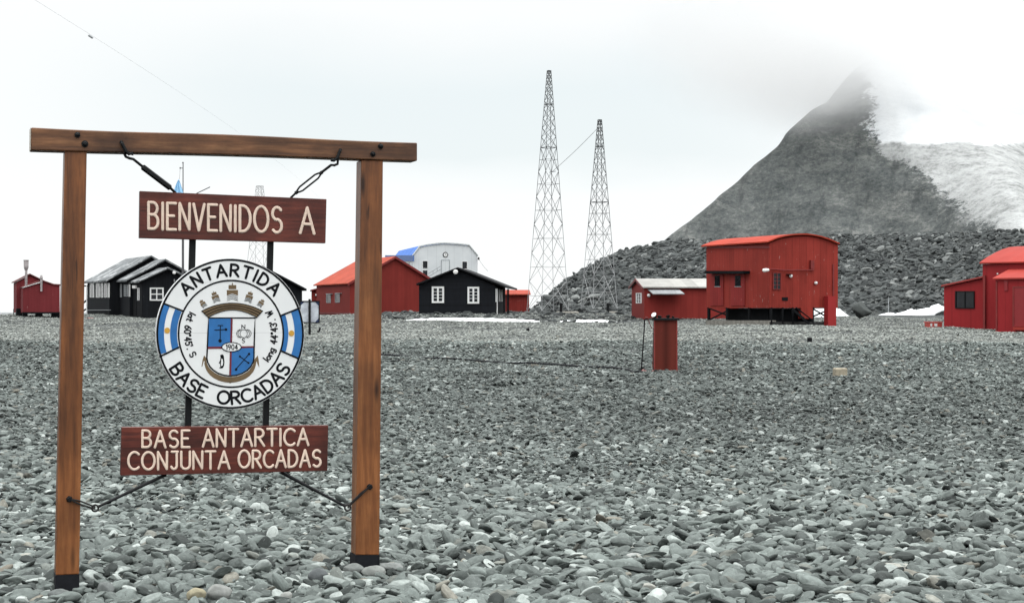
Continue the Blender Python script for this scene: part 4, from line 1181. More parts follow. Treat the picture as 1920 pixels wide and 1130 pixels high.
# flagpole
fp = at(343, 596, 116)
fr_ = thing('flagpole', 'grey metal flagpole behind the upper sign board', 'flagpole', tuple(fp))
z = lambda y_, d=116: CZ - (y_ - HY) / F * d
m = MB(); m.tube([(fp.x, fp.y, fp.z - .3), (fp.x, fp.y, z(432)), (fp.x, fp.y, z(430)), (fp.x + 0.01, fp.y, z(305))], [0.085, 0.085, 0.045, 0.035], 10); m.build('pole', galv_dark, fr_)
m = MB(); m.lathe((fp.x, fp.y, z(305)), [(0.05, -0.03), (0.075, 0.0), (0.03, 0.05)], 10); m.build('finial', galv_dark, fr_)
m = MB(); m.bar((fp.x, fp.y, z(315.5)), (fp.x - 0.22, fp.y, z(315)), 0.05); m.lathe((fp.x - 0.2, fp.y, z(315)), [(0.03, -.06), (0.06, 0), (0.03, .06)], 8); m.build('pulley', galv_dark, fr_)
m = MB(); m.tube([(fp.x - 0.2, fp.y, z(315)), (fp.x - 0.26, fp.y, z(336))], 0.012, 5); m.build('halyard', grey_trim, fr_)
# flag, hanging in folds
fv, ff = [], []
nxf, nzf = 26, 26
for j in range(nzf):
    t = j / (nzf - 1)
    for i in range(nxf):
        s = i / (nxf - 1)
        wd = 0.06 + 1.25 * min(1, t * 1.2) ** 0.85
        fx = fp.x - 0.27 + 0.62 * t - s * wd + 0.1 * t
        fy = fp.y - 0.1 + 0.09 * math.sin(s * 19 + t * 2) * min(1, 0.3 + t)
        fv.append((fx, fy, z(336) - t * 2.3 - 0.10 * s))
ff = [(j * nxf + i, j * nxf + i + 1, (j + 1) * nxf + i + 1, (j + 1) * nxf + i) for j in range(nzf - 1) for i in range(nxf - 1)]
b = NB('sky_blue_flag_cloth'); b.p.inputs['Subsurface Weight'].default_value = 0.0
fm = b.done(b.mix(b.noise(b.coords(), 4, 3), (0.32, 0.60, 0.86), (0.40, 0.68, 0.92)), 0.8, 0.1)
o = mesh_object('flag', fv, ff, fm, None, True, loc=(fp.x - .27, fp.y, z(336)))
sm = o.modifiers.new('cloth_thickness', 'SOLIDIFY'); sm.thickness = 0.006
tag(o, 'sky-blue flag hanging limp beside the flagpole', 'flag')
m = MB(); m.tube([at(372, 361, 117), at(393, 351, 117)], 0.035, 6); m.lathe(at(393, 351, 117), [(0.02, -.04), (0.06, 0), (0.02, .04)], 8)
m.tube([at(372, 361, 117), at(352, 372, 117)], 0.04, 6)
tag(m.build('boom', galv_dark, None, loc=at(352, 372, 117)), 'thin slanting metal boom just above the upper sign board', 'boom')

# glazed notice frame on a post, right of the emblem
pn = plane_px(562, 78, 600, 78.25)
nb = thing('notice_frame', 'black-framed clear notice panel on a post right of the emblem', 'notice board', tuple(pn.P(580.5, 628)))
m = MB(); pn.rect(m, 578.7, 560.5, 582.8, 629, 0.06, -0.05); m.build('post', black_steel, nb)
m = MB()
for q in ((561.5, 563.8, 599.5, 566), (561.5, 603.5, 599.5, 605.8), (561.5, 566, 563.6, 603.5), (597.4, 566, 599.5, 603.5)): pn.rect(m, *q, 0.0, -0.05)
fo = m.build('frame', black_steel, nb)
blu = M_plain('dark_blue_bracket', (0.012, 0.025, 0.075), 0.45, 0.2, 8)
for sx_, sy_ in ((0, 0), (1, 0), (0, 1), (1, 1)):
    xx = 563.6 if not sx_ else 597.4; yy_ = 566 if not sy_ else 603.5; dx = 6.6 if not sx_ else -6.6; dy = 6.6 if not sy_ else -6.6
    m = MB(); m.prism(pn.poly([(xx, yy_), (xx + dx, yy_), (xx, yy_ + dy)], -0.005), pn.b * 0.03); m.build('corner_bracket', blu, fo)
b = NB('cloudy_acrylic')
cc = b.ramp(b.noise(b.coords(), 2.2, 4, 0.6), (0.35, (0.36, 0.38, 0.43)), (0.62, (0.62, 0.67, 0.72)))
m = MB(); pn.rect(m, 563.4, 565.8, 597.6, 603.7, -0.02, -0.035); m.build('panel', b.done(cc, 0.25, 0.5), nb)
m = MB(); m.tube([at(594.5, 621, 76), at(597, 621.3, 76), at(599, 619.5, 76), at(600, 614, 76)], 0.045, 6)
o = m.build('hook', black_steel, None, loc=at(596, 622, 76)); tag(o, 'small black bent hook in the gravel right of the notice frame', 'hook')

# ------------------------------------------------------------------ red pedestal in the middle distance
pd = plane_px(1226, 38.6, 1271, 38.6)
pedes = thing('pedestal', 'dark red pedestal with a black top slab standing on the cobbles', 'pedestal', tuple(pd.P(1249, 697)))
m_ped = M_siding('rust_red_sheet', (0.135, 0.026, 0.018), (1, 0), 2.0, (0.16, 0.028, 0.022), 0.6, 0.1, 0.55, 0.16)
m = MB(); m.prism(pd.poly([(1226, 696), (1270.5, 696), (1270, 600), (1228.5, 600)]), pd.b * 0.5); m.build('column', m_ped, pedes)
m = MB(); pd.rect(m, 1222, 596, 1274, 600, 0.06, -0.56); m.build('top_slab', black_steel, pedes)
m = MB()
for px_ in (1227.5, 1269.2): pd.rect(m, px_ - 1.0, 600.2, px_ + 1.0, 695, 0.012, -0.01)
m.build('edge_strip', M_plain('brighter_red_edge', (0.24, 0.03, 0.024), 0.5), pedes)
m = MB(); m.prism([at(1201, 697.2, 38.5), at(1289, 697.2, 38.5), at(1284, 694, 39.1), at(1204, 694, 39.1)], Vector((0, 0, 0.03))); m.build('base_plate', M_plain('pink_faded_plate', (0.36, 0.15, 0.14), 0.7, 0.2, 5), pedes)
for px_, py_, rr in ((1237, 594, 0.045), (1252, 592.3, 0.05), (1262, 594.5, 0.03)):
    v_, f_ = stone_mesh(500 + px_, True, 2)
    p = pd.P(px_, py_ + 1.5, -0.25)
    o = mesh_object('stone', v_ * np.array([rr * 1.3, rr, rr]) + np.array([p.x, p.y, pd.P(1249, 596, -0.25).z + rr * 0.7]), f_, m_cobble, None, True, loc=p)
    tag(o, {1237: 'dark stone nearest the spotlight on the pedestal top', 1252: 'taller stone in the middle of the pedestal top', 1262: 'smallest stone near the right end of the pedestal top'}[px_], 'stone')
sl = thing('spotlight', 'small spotlight with white face on the left corner of the pedestal top', 'spotlight', tuple(pd.P(1226, 596, -0.1)))
ax = Vector((-0.45, -0.6, 0.5)).normalized()
q = pd.P(1225.5, 589.5, 0.0)
m = MB(); m.lathe(q - ax * 0.07, [(0.03, -0.04), (0.05, 0.0), (0.066, 0.06)], 16, ax); m.build('housing', black_steel, sl)
m = MB(); m.lathe(q - ax * 0.012, [(0.064, 0.0), (0.064, 0.008), (0.03, 0.016)], 16, ax); m.build('lens', lamp_white, sl)
m = MB(); m.bar(q - ax * 0.06, pd.P(1226, 596.5, -0.1), 0.03); m.build('bracket', black_steel, sl)
post = thing('cable_post', 'thin dark leaning rod left of the red pedestal', 'rod', tuple(at(1202.5, 697, 38.5)))
m = MB(); m.tube([at(1202, 697, 38.5), at(1205, 660, 38.5), at(1209, 598, 38.5)], 0.016, 8); m.build('rod', black_steel, post)
m = MB(); m.tube([at(1209, 598, 38.5), at(1211, 594.5, 38.5), at(1214.5, 594.8, 38.5), at(1217, 603, 38.5), at(1220, 612, 38.5), at(1224, 616.3, 38.5), at(1228, 616.5, 38.5)], 0.010, 7, False); m.build('cable_loop', M_plain('dark_red_cable', (0.10, 0.02, 0.02), 0.5), post)
cab = [(1204, 697.6), (1196, 697.2), (1188, 696.2), (1181, 693.5), (1150, 690), (1100, 686), (1050, 683.5), (1000, 681.5), (950, 679), (900, 676), (850, 673), (800, 669.5), (750, 666.5), (700, 664), (640, 661)]
m = MB(); cp_ = []
for i, (px_, py_) in enumerate(cab):
    d = 38.4
    for _ in range(30):     # walk out until the ray meets the beach
        x_ = (px_ - 960) / F * d; zg = gz(x_, d) + 0.055
        d = 0.5 * d + 0.5 * min(70, (CZ - zg) * F / (py_ - HY))
    cp_.append(Vector(((px_ - 960) / F * d, d, gz((px_ - 960) / F * d, d) + 0.055 + 0.02 * math.sin(i * 2.1))))
m.tube(cp_, 0.024, 7)
tag(m.build('ground_cable', black_rubber, None, loc=cp_[0]), 'black cable lying across the cobbles to the red pedestal', 'cable')
# concrete lump and other bits on the beach
p = on_ground(1575, 36.8)
m = MB(); q = at(1575, 697, 36.8); m.box((q.x, q.y, q.z - 0.02), 0.29, 0.22, 0.22, (0.97, 0.22, 0), (-0.22, 0.97, 0))
o = m.build('concrete_block', M_plain('beige_concrete', (0.36, 0.32, 0.24), 0.9, 0.3, 9), None, loc=p); bevel(o, 0.03, 3)
tag(o, 'beige concrete block lying alone on the cobbles at right', 'block')
p = at(1518, 641, 62); m = MB(); m.box((p.x, p.y, p.z + 0.08), 0.17, 0.17, 0.2); o = m.build('stub_post', black_steel, None, loc=p); bevel(o, 0.02)
tag(o, 'short black stub post in the cobbles in front of the tall red hut', 'post')
stone('boulder', 1616, 601, 127, 38, 36, (0.075, 0.083, 0.08), 'large dark boulder at the foot of the hill right of the tall hut', 611, True, 'boulder')
stone('rock', 877, 608.5, 98, 17, 6, (0.02, 0.021, 0.022), 'flat black rock in front of the snow strip below the small black hut', 612, True, 'rock')
stone('rock', 990, 620.5, 82, 7, 6, (0.014, 0.015, 0.016), 'small black rock on the cobbles in front of the taller mast', 613, True, 'rock')
stone('cobble', 368, 1128, 8.25, 38, 27, (0.34, 0.31, 0.215), 'yellowish rounded stone in the foreground between the sign posts', 620, False, rot=0.1)
stone('cobble', 412, 1130, 8.3, 48, 38, (0.29, 0.30, 0.285), 'big pale grey round stone beside the yellowish one', 621, False)
stone('cobble', 198, 1120, 8.5, 34, 30, (0.18, 0.195, 0.19), 'smooth round grey stone just right of the left post foot', 622, False, rot=-0.2)
stone('cobble', 598, 1094, 8.75, 42, 30, (0.135, 0.147, 0.15), 'bluish dark grey stone left of the right post foot', 623, False, rot=0.15)
stone('cobble', 735, 1072, 9.1, 52, 20, (0.23, 0.245, 0.235), 'long flat grey stone leaning by the right post foot', 624, False, rot=-0.25)
stone('cobble', 1195, 1064, 9.45, 48, 28, (0.33, 0.345, 0.33), 'large pale oblong stone lying alone in the open foreground', 625, False, rot=-0.45)
stone('cobble', 663, 1081, 8.98, 44, 26, (0.20, 0.215, 0.205), 'rounded grey stone hiding the left corner of the right post foot', 628, False, rot=0.12)
stone('cobble', 702, 1086, 8.92, 50, 27, (0.25, 0.265, 0.25), 'pale flat stone in front of the right post foot', 629, False, rot=-0.1)
stone('cobble', 112, 1124, 8.35, 46, 22, (0.16, 0.175, 0.17), 'flat dark stone in front of the left post foot', 630, False, rot=0.1)
stone('cobble', 538, 1130, 8.3, 26, 22, (0.33, 0.34, 0.32), 'pale speckled cobble right of the big round stone', 626, False)
stone('cobble', 1215, 1118, 8.5, 30, 26, (0.31, 0.315, 0.285), 'blocky pale cobble at the bottom edge below the oblong stone', 627, True)

# snow patches lying in hollows
b = NB('old_snow'); nz_ = b.noise(b.coords(), 1.4, 5, 0.6); b.bump(nz_, 0.4, 0.1)
m_snow = b.done(b.ramp(nz_, (0.3, (0.80, 0.83, 0.84)), (0.6, (0.9, 0.92, 0.92))), 0.7, 0.2)
def snow(pts, d, depth, label, seed, lift=-0.03):
    """a bank of snow: outline of its visible face, with real depth behind it"""
    r = random.Random(seed)
    pl_ = Plane(0, d, 1, 0)
    n = 44
    xs_ = np.linspace(pts[0][0], pts[-1][0], n)
    top = np.interp(xs_, [p[0] for p in pts], [p[1] for p in pts]); bot = np.interp(xs_, [p[0] for p in pts], [p[2] for p in pts])
    v, f = [], []
    for i in range(n):
        j1 = r.uniform(-0.8, 0.8); e = min(i, n - 1 - i) / 2.5; e = min(1, e)
        a_ = pl_.P(xs_[i], bot[i] + j1 * 0.09 * (bot[i] - top[i]) * e); c_ = pl_.P(xs_[i], top[i] + (bot[i] - top[i]) * (1 - e) * 0.8 + r.uniform(-0.14, 0.2) * (bot[i] - top[i]) * e)
        c_ = c_ + Vector((0, depth * 0.5, 0))
        v += [a_ + Vector((0, 0, -0.25)), a_, a_.lerp(c_, 0.5) + Vector((0, -depth * 0.1, 0.03)), c_, c_ + Vector((0, depth * 0.5, -0.1)), c_ + Vector((0, depth, -1.2))]
    for i in range(n - 1):
        for k in range(5): f.append((i * 6 + k, (i + 1) * 6 + k, (i + 1) * 6 + k + 1, i * 6 + k + 1))
    o = mesh_object('snow_patch', v, f, m_snow, None, True, loc=tuple(v[n * 3]))
    o.location.z += lift
    return tag(o, label, 'snow patch')
snow([(752, 599.2, 600.5), (800, 595.5, 600.8), (900, 594.8, 601), (1012, 599, 602)], 107, 2.5, 'long low snow strip in front of the small black hut', 1)
snow([(1050, 600, 602.3), (1080, 598.4, 602.8), (1130, 598.6, 602.8), (1158, 601.5, 603)], 116, 1.5, 'short snow strip below the two lattice masts', 2)
snow([(1441, 615.6, 617), (1480, 614.8, 617.6), (1540, 615, 617.8), (1588, 616.5, 618)], 100.2, 0.8, 'narrow snow line along the foot of the tall red hut', 3, 0.07)
snow([(1567, 584, 594.5), (1580, 577, 594.5), (1588, 583, 594), (1597, 591, 594.5)], 146, 4, 'snow patch between the tall red hut and the dark boulder', 4)
snow([(1520, 576, 600), (1540, 575, 600), (1560, 577, 600)], 140, 3, 'snow bank seen through the stilts of the tall red hut', 5)
snow([(1652, 589.5, 590.6), (1664, 586.3, 590.8), (1678, 584.8, 587)], 150, 2, 'small snow sliver at the hill foot right of the dark boulder', 6)
snow([(1680, 590.5, 592.8), (1692, 586, 592.8), (1700, 585, 592.5), (1718, 579, 595), (1730, 581, 592), (1742, 576, 588), (1752, 577, 585), (1760, 571, 580), (1774, 568, 576)], 156, 3, 'ragged snow patch at the hill foot left of the right building', 7)
snow([(600, 594, 595.2), (615, 593.2, 595.6), (632, 594.2, 595.4)], 140, 1.0, 'thin snow line along the foot of the large red house', 8)
# hose, cable and thin pole
m = MB(); m.tube([at(160, 598, 116), at(167, 596.5, 117), at(174, 597, 117), at(173, 599.5, 115), at(164, 600.5, 114.5), at(160, 601, 114.5)], 0.06, 6)
tag(m.build('hose', M_plain('pink_hose', (0.42, 0.17, 0.16), 0.5), None, loc=at(167, 599, 116)), 'pinkish hose coiled in front of the long black hut', 'hose')
m = MB(); m.tube([at(1568, 615.2, 101), at(1600, 614.5, 101), at(1640, 613.5, 102), at(1668, 613.2, 102.5)], 0.05, 6)
tag(m.build('pipe', black_rubber, None, loc=at(1610, 614, 101)), 'dark pipe on the ground from the tall red hut towards the crate', 'pipe')
m = MB(); m.tube([at(1666, 588, 152), at(1666, 557, 152)], 0.04, 6)
tag(m.build('marker_pole', galv, None, loc=at(1666, 588, 152)), 'thin grey marker pole against the rocky hill', 'pole')

# ------------------------------------------------------------------ the welcome sign
XL, DL = (125 - 960) / F * 8.54, 8.54
SA = (math.cos(R(20)), math.sin(R(20)))
sp = Plane(XL, DL, *SA)
SN = sp.n
m_post = M_wood('varnished_post_timber', (0.095, 0.034, 0.0125), (0.235, 0.084, 0.026), (0.37, 0.15, 0.05), SA, 'z', 11, 0.42)
m_beam = M_wood('weathered_beam_timber', (0.045, 0.02, 0.011), (0.19, 0.083, 0.036), (0.42, 0.22, 0.10), SA, 'x', 9, 0.5, True, 0.15)
m_board = M_wood('red_brown_stained_board', (0.036, 0.0095, 0.007), (0.125, 0.026, 0.0165), (0.21, 0.048, 0.028), SA, 'x', 16, 0.45, False, 0.15)
m_end = M_plain('pale_end_grain', (0.5, 0.46, 0.40), 0.8, 0.2, 30)
frame = thing('sign_frame', 'brown timber gate frame of two posts and a crossbeam', 'sign frame', tuple(sp.P(410, 1085)))
def pz(px, py, h): return sp.P(px, py, h)
HT = 0.062
for (tl, tr, bl, br, ys_, yb) in (((121.5, 283), (163, 284), (104.5, 1078), (148.5, 1076), (1079, 1077), (1112, 1109)),
                                  ((677.5, 300), (718.5, 301), (667, 1040), (711.5, 1040), (1041, 1041), (1072, 1072))):
    m = MB(); m.prism([pz(*bl, HT), pz(*br, HT), pz(*tr, HT), pz(*tl, HT)], sp.b * 0.115)
    o = m.build('post', m_post, frame); bevel(o, 0.006, 2)
    m = MB(); m.prism([pz(bl[0] - 1.2, yb[0] + 14, HT + 0.006), pz(br[0] + 0.0, yb[0] + 14, HT + 0.006), pz(br[0] + 0.4, ys_[1] - 1, HT + 0.006), pz(bl[0] - 0.5, ys_[0] - 1, HT + 0.006)], sp.b * 0.127)
    s_ = m.build('base_sleeve', black_rubber, o)
# beam
bl, br, tr, tl = (58, 280.5), (782.5, 301), (782.5, 267.2), (58.5, 239)
n_ = 14
m = MB()
top, bot = [], []
for i in range(n_ + 1):
    t = i / n_
    top.append(pz(tl[0] + (tr[0] - tl[0]) * t, tl[1] + (tr[1] - tl[1]) * t + 1.2 * math.sin(t * 9), HT + 0.012))
    bot.append(pz(bl[0] + (br[0] - bl[0]) * t, bl[1] + (br[1] - bl[1]) * t + 1.0 * math.sin(t * 7 + 1), HT + 0.012))
m.prism(bot + top[::-1], sp.b * 0.125)
beam = m.build('crossbeam', m_beam, frame); bevel(beam, 0.006, 2)
e0, e1 = pz(58, 281, HT + 0.01), pz(58.5, 239.5, HT + 0.01)
m = MB(); m.prism([e0 - sp.a * 0.0025, e1 - sp.a * 0.0025, e1 - sp.a * 0.0025 + sp.b * 0.11, e0 - sp.a * 0.0025 + sp.b * 0.11], sp.a * 0.0015); m.build('end_grain', m_end, beam)
for px_, py_, r_ in ((145, 253, 0.0165), (159, 270, 0.018), (713.5, 274.5, 0.0165), (699, 289, 0.0165)):
    m = MB(); m.lathe(pz(px_, py_, HT + 0.012), [(r_, 0.0), (r_, 0.006), (r_ * 0.62, 0.007), (r_ * 0.62, 0.02), (r_ * 0.4, 0.024)], 6 if r_ < 0.017 else 14, SN)
    m.build('bolt', black_steel, beam)
for px_, py_, par in ((130, 935, 0), (693, 912, 1)):
    m = MB(); m.lathe(pz(px_, py_, HT), [(0.018, 0.0), (0.018, 0.006), (0.012, 0.008), (0.012, 0.024)], 6, SN); m.build('eye_bolt', black_steel, frame)

# hanging panel: two boards and the round emblem on two steel bars
hang = thing('hanging_sign', 'hanging welcome sign of two red-brown boards and a round emblem', 'sign', tuple(sp.P(420, 890)))
for (x0, y0, x1, y1, w0_, w1_) in ((362, 430, 352.5, 812, 6, 5.8), (508.3, 432, 498.5, 812, 5.6, 5.4)):
    m = MB(); m.prism([pz(x1 - w1_, y1, -0.02), pz(x1 + w1_, y1, -0.02), pz(x0 + w0_, y0, -0.02), pz(x0 - w0_, y0, -0.02)], sp.b * 0.022); m.build('steel_bar', black_steel, hang)
FH = 0.018   # front face of the boards
def board(q, name):
    m = MB(); m.prism([pz(*p, FH) for p in q], sp.b * 0.034)
    o = m.build(name, m_board, hang); bevel(o, 0.003, 2); return o
b1 = board([(261, 446.3), (610.5, 456), (612.5, 373.3), (262, 358)], 'upper_board')
b2 = board([(225.8, 891.2), (614, 882.3), (615.8, 796.8), (228, 800.5)], 'lower_board')

# hand-routed lettering: every letter is a few strokes
def arc(cx, cy_, rx_, ry_, a0, a1, n=14):
    return [(cx + rx_ * math.cos(R(a0 + (a1 - a0) * i / n)), cy_ + ry_ * math.sin(R(a0 + (a1 - a0) * i / n))) for i in range(n + 1)]
G = {
 'A': (.62, [[(0, 0), (.31, 1), (.62, 0)], [(.12, .36), (.5, .36)]]),
 'B': (.5, [[(0, 0), (0, 1)], [(0, 1), (.2, 1)] + arc(.22, .77, .24, .23, 85, -85, 10) + [(0, .54)], [(.02, .54)] + arc(.24, .27, .26, .27, 85, -85, 10) + [(0, 0)]]),
 'C': (.6, [arc(.36, .5, .36, .5, 48, 312, 20)]),
 'D': (.55, [[(0, 0), (0, 1)], [(0, 1)] + arc(.14, .5, .41, .5, 88, -88, 16) + [(0, 0)]]),
 'E': (.44, [[(.44, 1), (0, 1), (0, 0), (.44, 0)], [(.02, .52), (.34, .52)]]),
 'I': (.06, [[(.03, 0), (.03, 1)]]),
 'J': (.42, [[(.08, 1), (.42, 1)], [(.36, .98), (.36, .22)] + arc(.2, .2, .16, .2, 0, -160, 8)]),
 'N': (.52, [[(0, 0), (0, 1), (.5, .02), (.52, 1)]]),
 'O': (.72, [arc(.36, .5, .36, .5, 90, 450, 28)]),
 'R': (.52, [[(0, 0), (0, 1)], [(0, 1), (.2, 1)] + arc(.22, .75, .26, .25, 85, -85, 10) + [(0, .5)], [(.2, .5), (.52, 0)]]),
 'S': (.5, [arc(.26, .75, .24, .25, 35, 262, 14) + arc(.25, .26, .25, .26, 84, -140, 14)]),
 'T': (.54, [[(0, 1), (.54, 1)], [(.27, .98), (.27, 0)]]),
 'U': (.5, [[(0, 1), (0, .26)] + arc(.25, .25, .25, .25, 180, 360, 10) + [(.5, 1)]]),
 'V': (.56, [[(0, 1), (.27, 0), (.56, 1)]]),
 'W': (.62, [[(0, 1), (.15, 0), (.31, .7), (.47, 0), (.62, 1)]]),
 'l': (.06, [[(.03, 0), (.03, 1)]]),
 'a': (.42, [arc(.2, .27, .2, .27, 40, 400, 16), [(.41, .55), (.41, 0)]]),
 't': (.34, [[(.15, .9), (.15, .05), (.3, 0)], [(0, .6), (.32, .6)]]),
 'o': (.44, [arc(.22, .28, .22, .28, 90, 450, 18)]),
 'n': (.4, [[(0, 0), (0, .56)], [(0, .3)] + arc(.2, .34, .2, .22, 180, 0, 8) + [(.4, 0)]]),
 'g': (.42, [arc(.2, .3, .2, .26, 40, 400, 16), [(.41, .56), (.41, -.1)] + arc(.22, -.12, .19, .2, 0, -150, 8)]),
 '0': (.46, [arc(.23, .5, .23, .5, 90, 450, 20)]),
 '1': (.2, [[(0, .8), (.17, 1), (.17, 0)]]),
 '3': (.42, [arc(.2, .76, .2, .24, 150, -85, 12) + arc(.2, .27, .22, .27, 85, -150, 12)]),
 '4': (.48, [[(.34, 0), (.34, 1), (0, .32), (.48, .32)]]),
 '5': (.42, [[(.4, 1), (.07, 1), (.04, .56)] + arc(.2, .31, .22, .31, 120, -140, 12)]),
 '6': (.44, [[(.36, 1), (.12, .68)] + arc(.22, .28, .21, .28, 160, 520, 18)]),
 '9': (.44, [arc(.22, .72, .21, .28, 0, 360, 18), [(.43, .72), (.36, .25), (.2, 0)]]),
 '\u00b0': (.2, [arc(.1, .9, .1, .1, 90, 450, 10)]),
 "'": (.08, [[(.04, 1.05), (.03, .8)]]),
 '.': (.06, [[(.03, .02), (.04, .05)]]),
 ' ': (.34, []),
}
def stroke(mb, pts2, r, place, rh, closed=False):
    """sweep a low rounded ridge along a flat polyline; place(x, y, h) -> world"""
    if not closed and len(pts2) > 2:
        for i in range(1, len(pts2) - 1):
            a_ = np.subtract(pts2[i], pts2[i - 1]); c_ = np.subtract(pts2[i + 1], pts2[i])
            if a_ @ c_ < 0.35 * np.linalg.norm(a_) * np.linalg.norm(c_):
                stroke(mb, pts2[:i + 1], r, place, rh); stroke(mb, pts2[i:], r * 0.999, lambda x, y, h: place(x, y, h * 0.985), rh); return
    P_ = [np.array(p, float) for p in pts2]
    m_ = len(P_)
    T = []
    for i in range(m_):
        if closed: t = P_[(i + 1) % m_] - P_[i - 1]
        else:
            a_ = P_[i] - P_[i - 1] if i else P_[1] - P_[0]
            c_ = P_[i + 1] - P_[i] if i < m_ - 1 else P_[-1] - P_[-2]
            a_ = a_ / (np.linalg.norm(a_) + 1e-9); c_ = c_ / (np.linalg.norm(c_) + 1e-9); t = a_ + c_
            if np.linalg.norm(t) < 1e-3: t = a_
        T.append(t / (np.linalg.norm(t) + 1e-9))
    sec = []
    for i in range(m_):
        nrm = np.array([-T[i][1], T[i][0]])
        k = 1.0
        if not closed and 0 < i < m_ - 1:
            a_ = P_[i] - P_[i - 1]; a_ = a_ / (np.linalg.norm(a_) + 1e-9)
            k = min(1.35, 1 / max(0.45, abs(a_ @ T[i])))
        sec.append((P_[i], nrm * k, 1.0))
    if not closed:
        c0 = [(P_[0] - T[0] * r * math.sin(q), np.array([-T[0][1], T[0][0]]), math.cos(q)) for q in (1.5, 1.15, 0.75, 0.35)]
        c1_ = [(P_[-1] + T[-1] * r * math.sin(q), np.array([-T[-1][1], T[-1][0]]), math.cos(q)) for q in (0.35, 0.75, 1.15, 1.5)]
        sec = c0 + sec + c1_
    pr = [(-1, -0.25), (-0.93, 0.45), (-0.6, 0.85), (0, 1.0), (0.6, 0.85), (0.93, 0.45), (1, -0.25)]
    v, f = [], []
    for c_, nn, sc in sec:
        for a_, h_ in pr:
            q = c_ + nn * (a_ * r * sc)
            v.append(place(q[0], q[1], rh * (h_ if h_ < 0 else h_ * (0.4 + 0.6 * sc))))
    w_ = len(pr); ns = len(sec)
    for i in range(ns if closed else ns - 1):
        j = (i + 1) % ns
        for k in range(w_ - 1): f.append((i * w_ + k, i * w_ + k + 1, j * w_ + k + 1, j * w_ + k))
    mb.add(v, f)

def words(parent, text, x0, y0, x1, y1, cap0, cap1, r, mat, h0, wid=1.0, gap=0.2, rh=0.004, jig=0.012, seed=1, name='lettering', space=None):
    """text between two points of the baseline (photograph coordinates on the sign's plane)"""
    rd = random.Random(seed)
    tot = 0; pos = []
    for ch in text:
        w_ = (space if (ch == ' ' and space) else G[ch][0] * wid)
        pos.append(tot); tot += w_ + gap
    tot -= gap
    L = math.hypot(x1 - x0, y1 - y0); k = L / tot
    ux, uy = (x1 - x0) / L, (y1 - y0) / L
    mb = MB()
    for ch, s in zip(text, pos):
        oy = rd.uniform(-0.6, 0.6)
        t = s / tot; cap = cap0 + (cap1 - cap0) * t
        for k2, st in enumerate(G[ch][1]):
            pts = []
            for gx, gy in st:
                s_ = (s + gx * wid) * k
                pts.append((x0 + ux * s_, -(y0 + uy * s_ - gy * cap + oy * 0.5)))
            stroke(mb, pts, r, lambda a_, b_, h: pz(a_, -b_, h0 + h + 0.0002 * k2), rh)
    return mb.build(name, mat, parent, True)
m_letter = M_plain('cream_letter_paint', (0.76, 0.60, 0.49), 0.6, 0.12, 25)
words(b1, 'BIENVENIDOS', 278.5, 429, 528, 436, 49.5, 47, 2.75, m_letter, FH + 0.001, 1.0, 0.215)
words(b1, 'A', 563, 437, 589, 438.2, 47.5, 47.5, 2.75, m_letter, FH + 0.001)
words(b2, 'BASE', 267, 838, 355, 838, 31, 31, 2.35, m_letter, FH + 0.001, 1.0, 0.24)
words(b2, 'ANTARTICA', 380.5, 837, 578, 834, 32.5, 30.5, 2.35, m_letter, FH + 0.001, 1.0, 0.2)
words(b2, 'CONJUNTA', 240.5, 880, 430, 877.5, 32.5, 32, 2.35, m_letter, FH + 0.001, 1.0, 0.2)
words(b2, 'ORCADAS', 447.5, 876.5, 601, 874, 32, 30.5, 2.35, m_letter, FH + 0.001, 1.0, 0.2)

# the round emblem, drawn in a 1130-unit square laid on the sign's plane
def ez(x, y): return (280 + x / 3.645, 470 + y / 3.645)
EF = 0.022
def E(x, y, h=0.0): return pz(*ez(x, y), EF + h)
def ell(cx, cy_, rx_, ry_, n=72, a0=0, a1=360): return [(cx + rx_ * math.cos(R(a0 + (a1 - a0) * i / n)), cy_ - ry_ * math.sin(R(a0 + (a1 - a0) * i / n))) for i in range(n + (0 if a1 - a0 == 360 else 1))]
wht = NB('white_emblem_paint'); c = wht.coords(SA)
pln = wht.math('FRACT', wht.math('DIVIDE', wht.math('ADD', wht.sepz(c, 2), 0.047), 0.278))
jl = wht.ramp(wht.math('ABSOLUTE', wht.math('SUBTRACT', pln, 0.5)), (0, 1.0), (0.493, 1.0), (0.4985, 0.72))
m_white = wht.done(wht.mix(1.0, wht.ramp(wht.noise(c, 5, 4, 0.6), (0.3, (0.77, 0.79, 0.79)), (0.7, (0.84, 0.855, 0.85))), jl, 'MULTIPLY'), 0.55, 0.3)
m_black = M_plain('black_emblem_paint', (0.008, 0.009, 0.011), 0.7, 0.2, 20, 0.0, 0.1)
m_blue = M_plain('blue_emblem_paint', (0.024, 0.155, 0.42), 0.5, 0.15, 12)
m_brown = M_plain('ochre_brown_paint', (0.16, 0.108, 0.055), 0.55, 0.15, 14)
m_maroon = M_plain('maroon_paint', (0.16, 0.018, 0.03), 0.5, 0.15, 14)
m_yel = M_plain('yellow_sun_paint', (0.62, 0.34, 0.05), 0.5, 0.15, 30)
disc_c = (552, 567)
m = MB(); m.prism([E(*p) for p in ell(*disc_c, 507, 514, 96)][::-1], sp.b * 0.036)
emb = m.build('round_emblem', m_white, hang)
def flat(name, polys, mat, parent, h, th=0.0012):
    """thin coat of paint (or several patches of it), h above the emblem's face"""
    mb = MB()
    for p in polys:
        area = sum(p[i - 1][0] * p[i][1] - p[i][0] * p[i - 1][1] for i in range(len(p)))
        q = p[::-1] if area > 0 else p
        mb.prism([E(x, y, h) for x, y in q], sp.b * th)
    return mb.build(name, mat, parent)
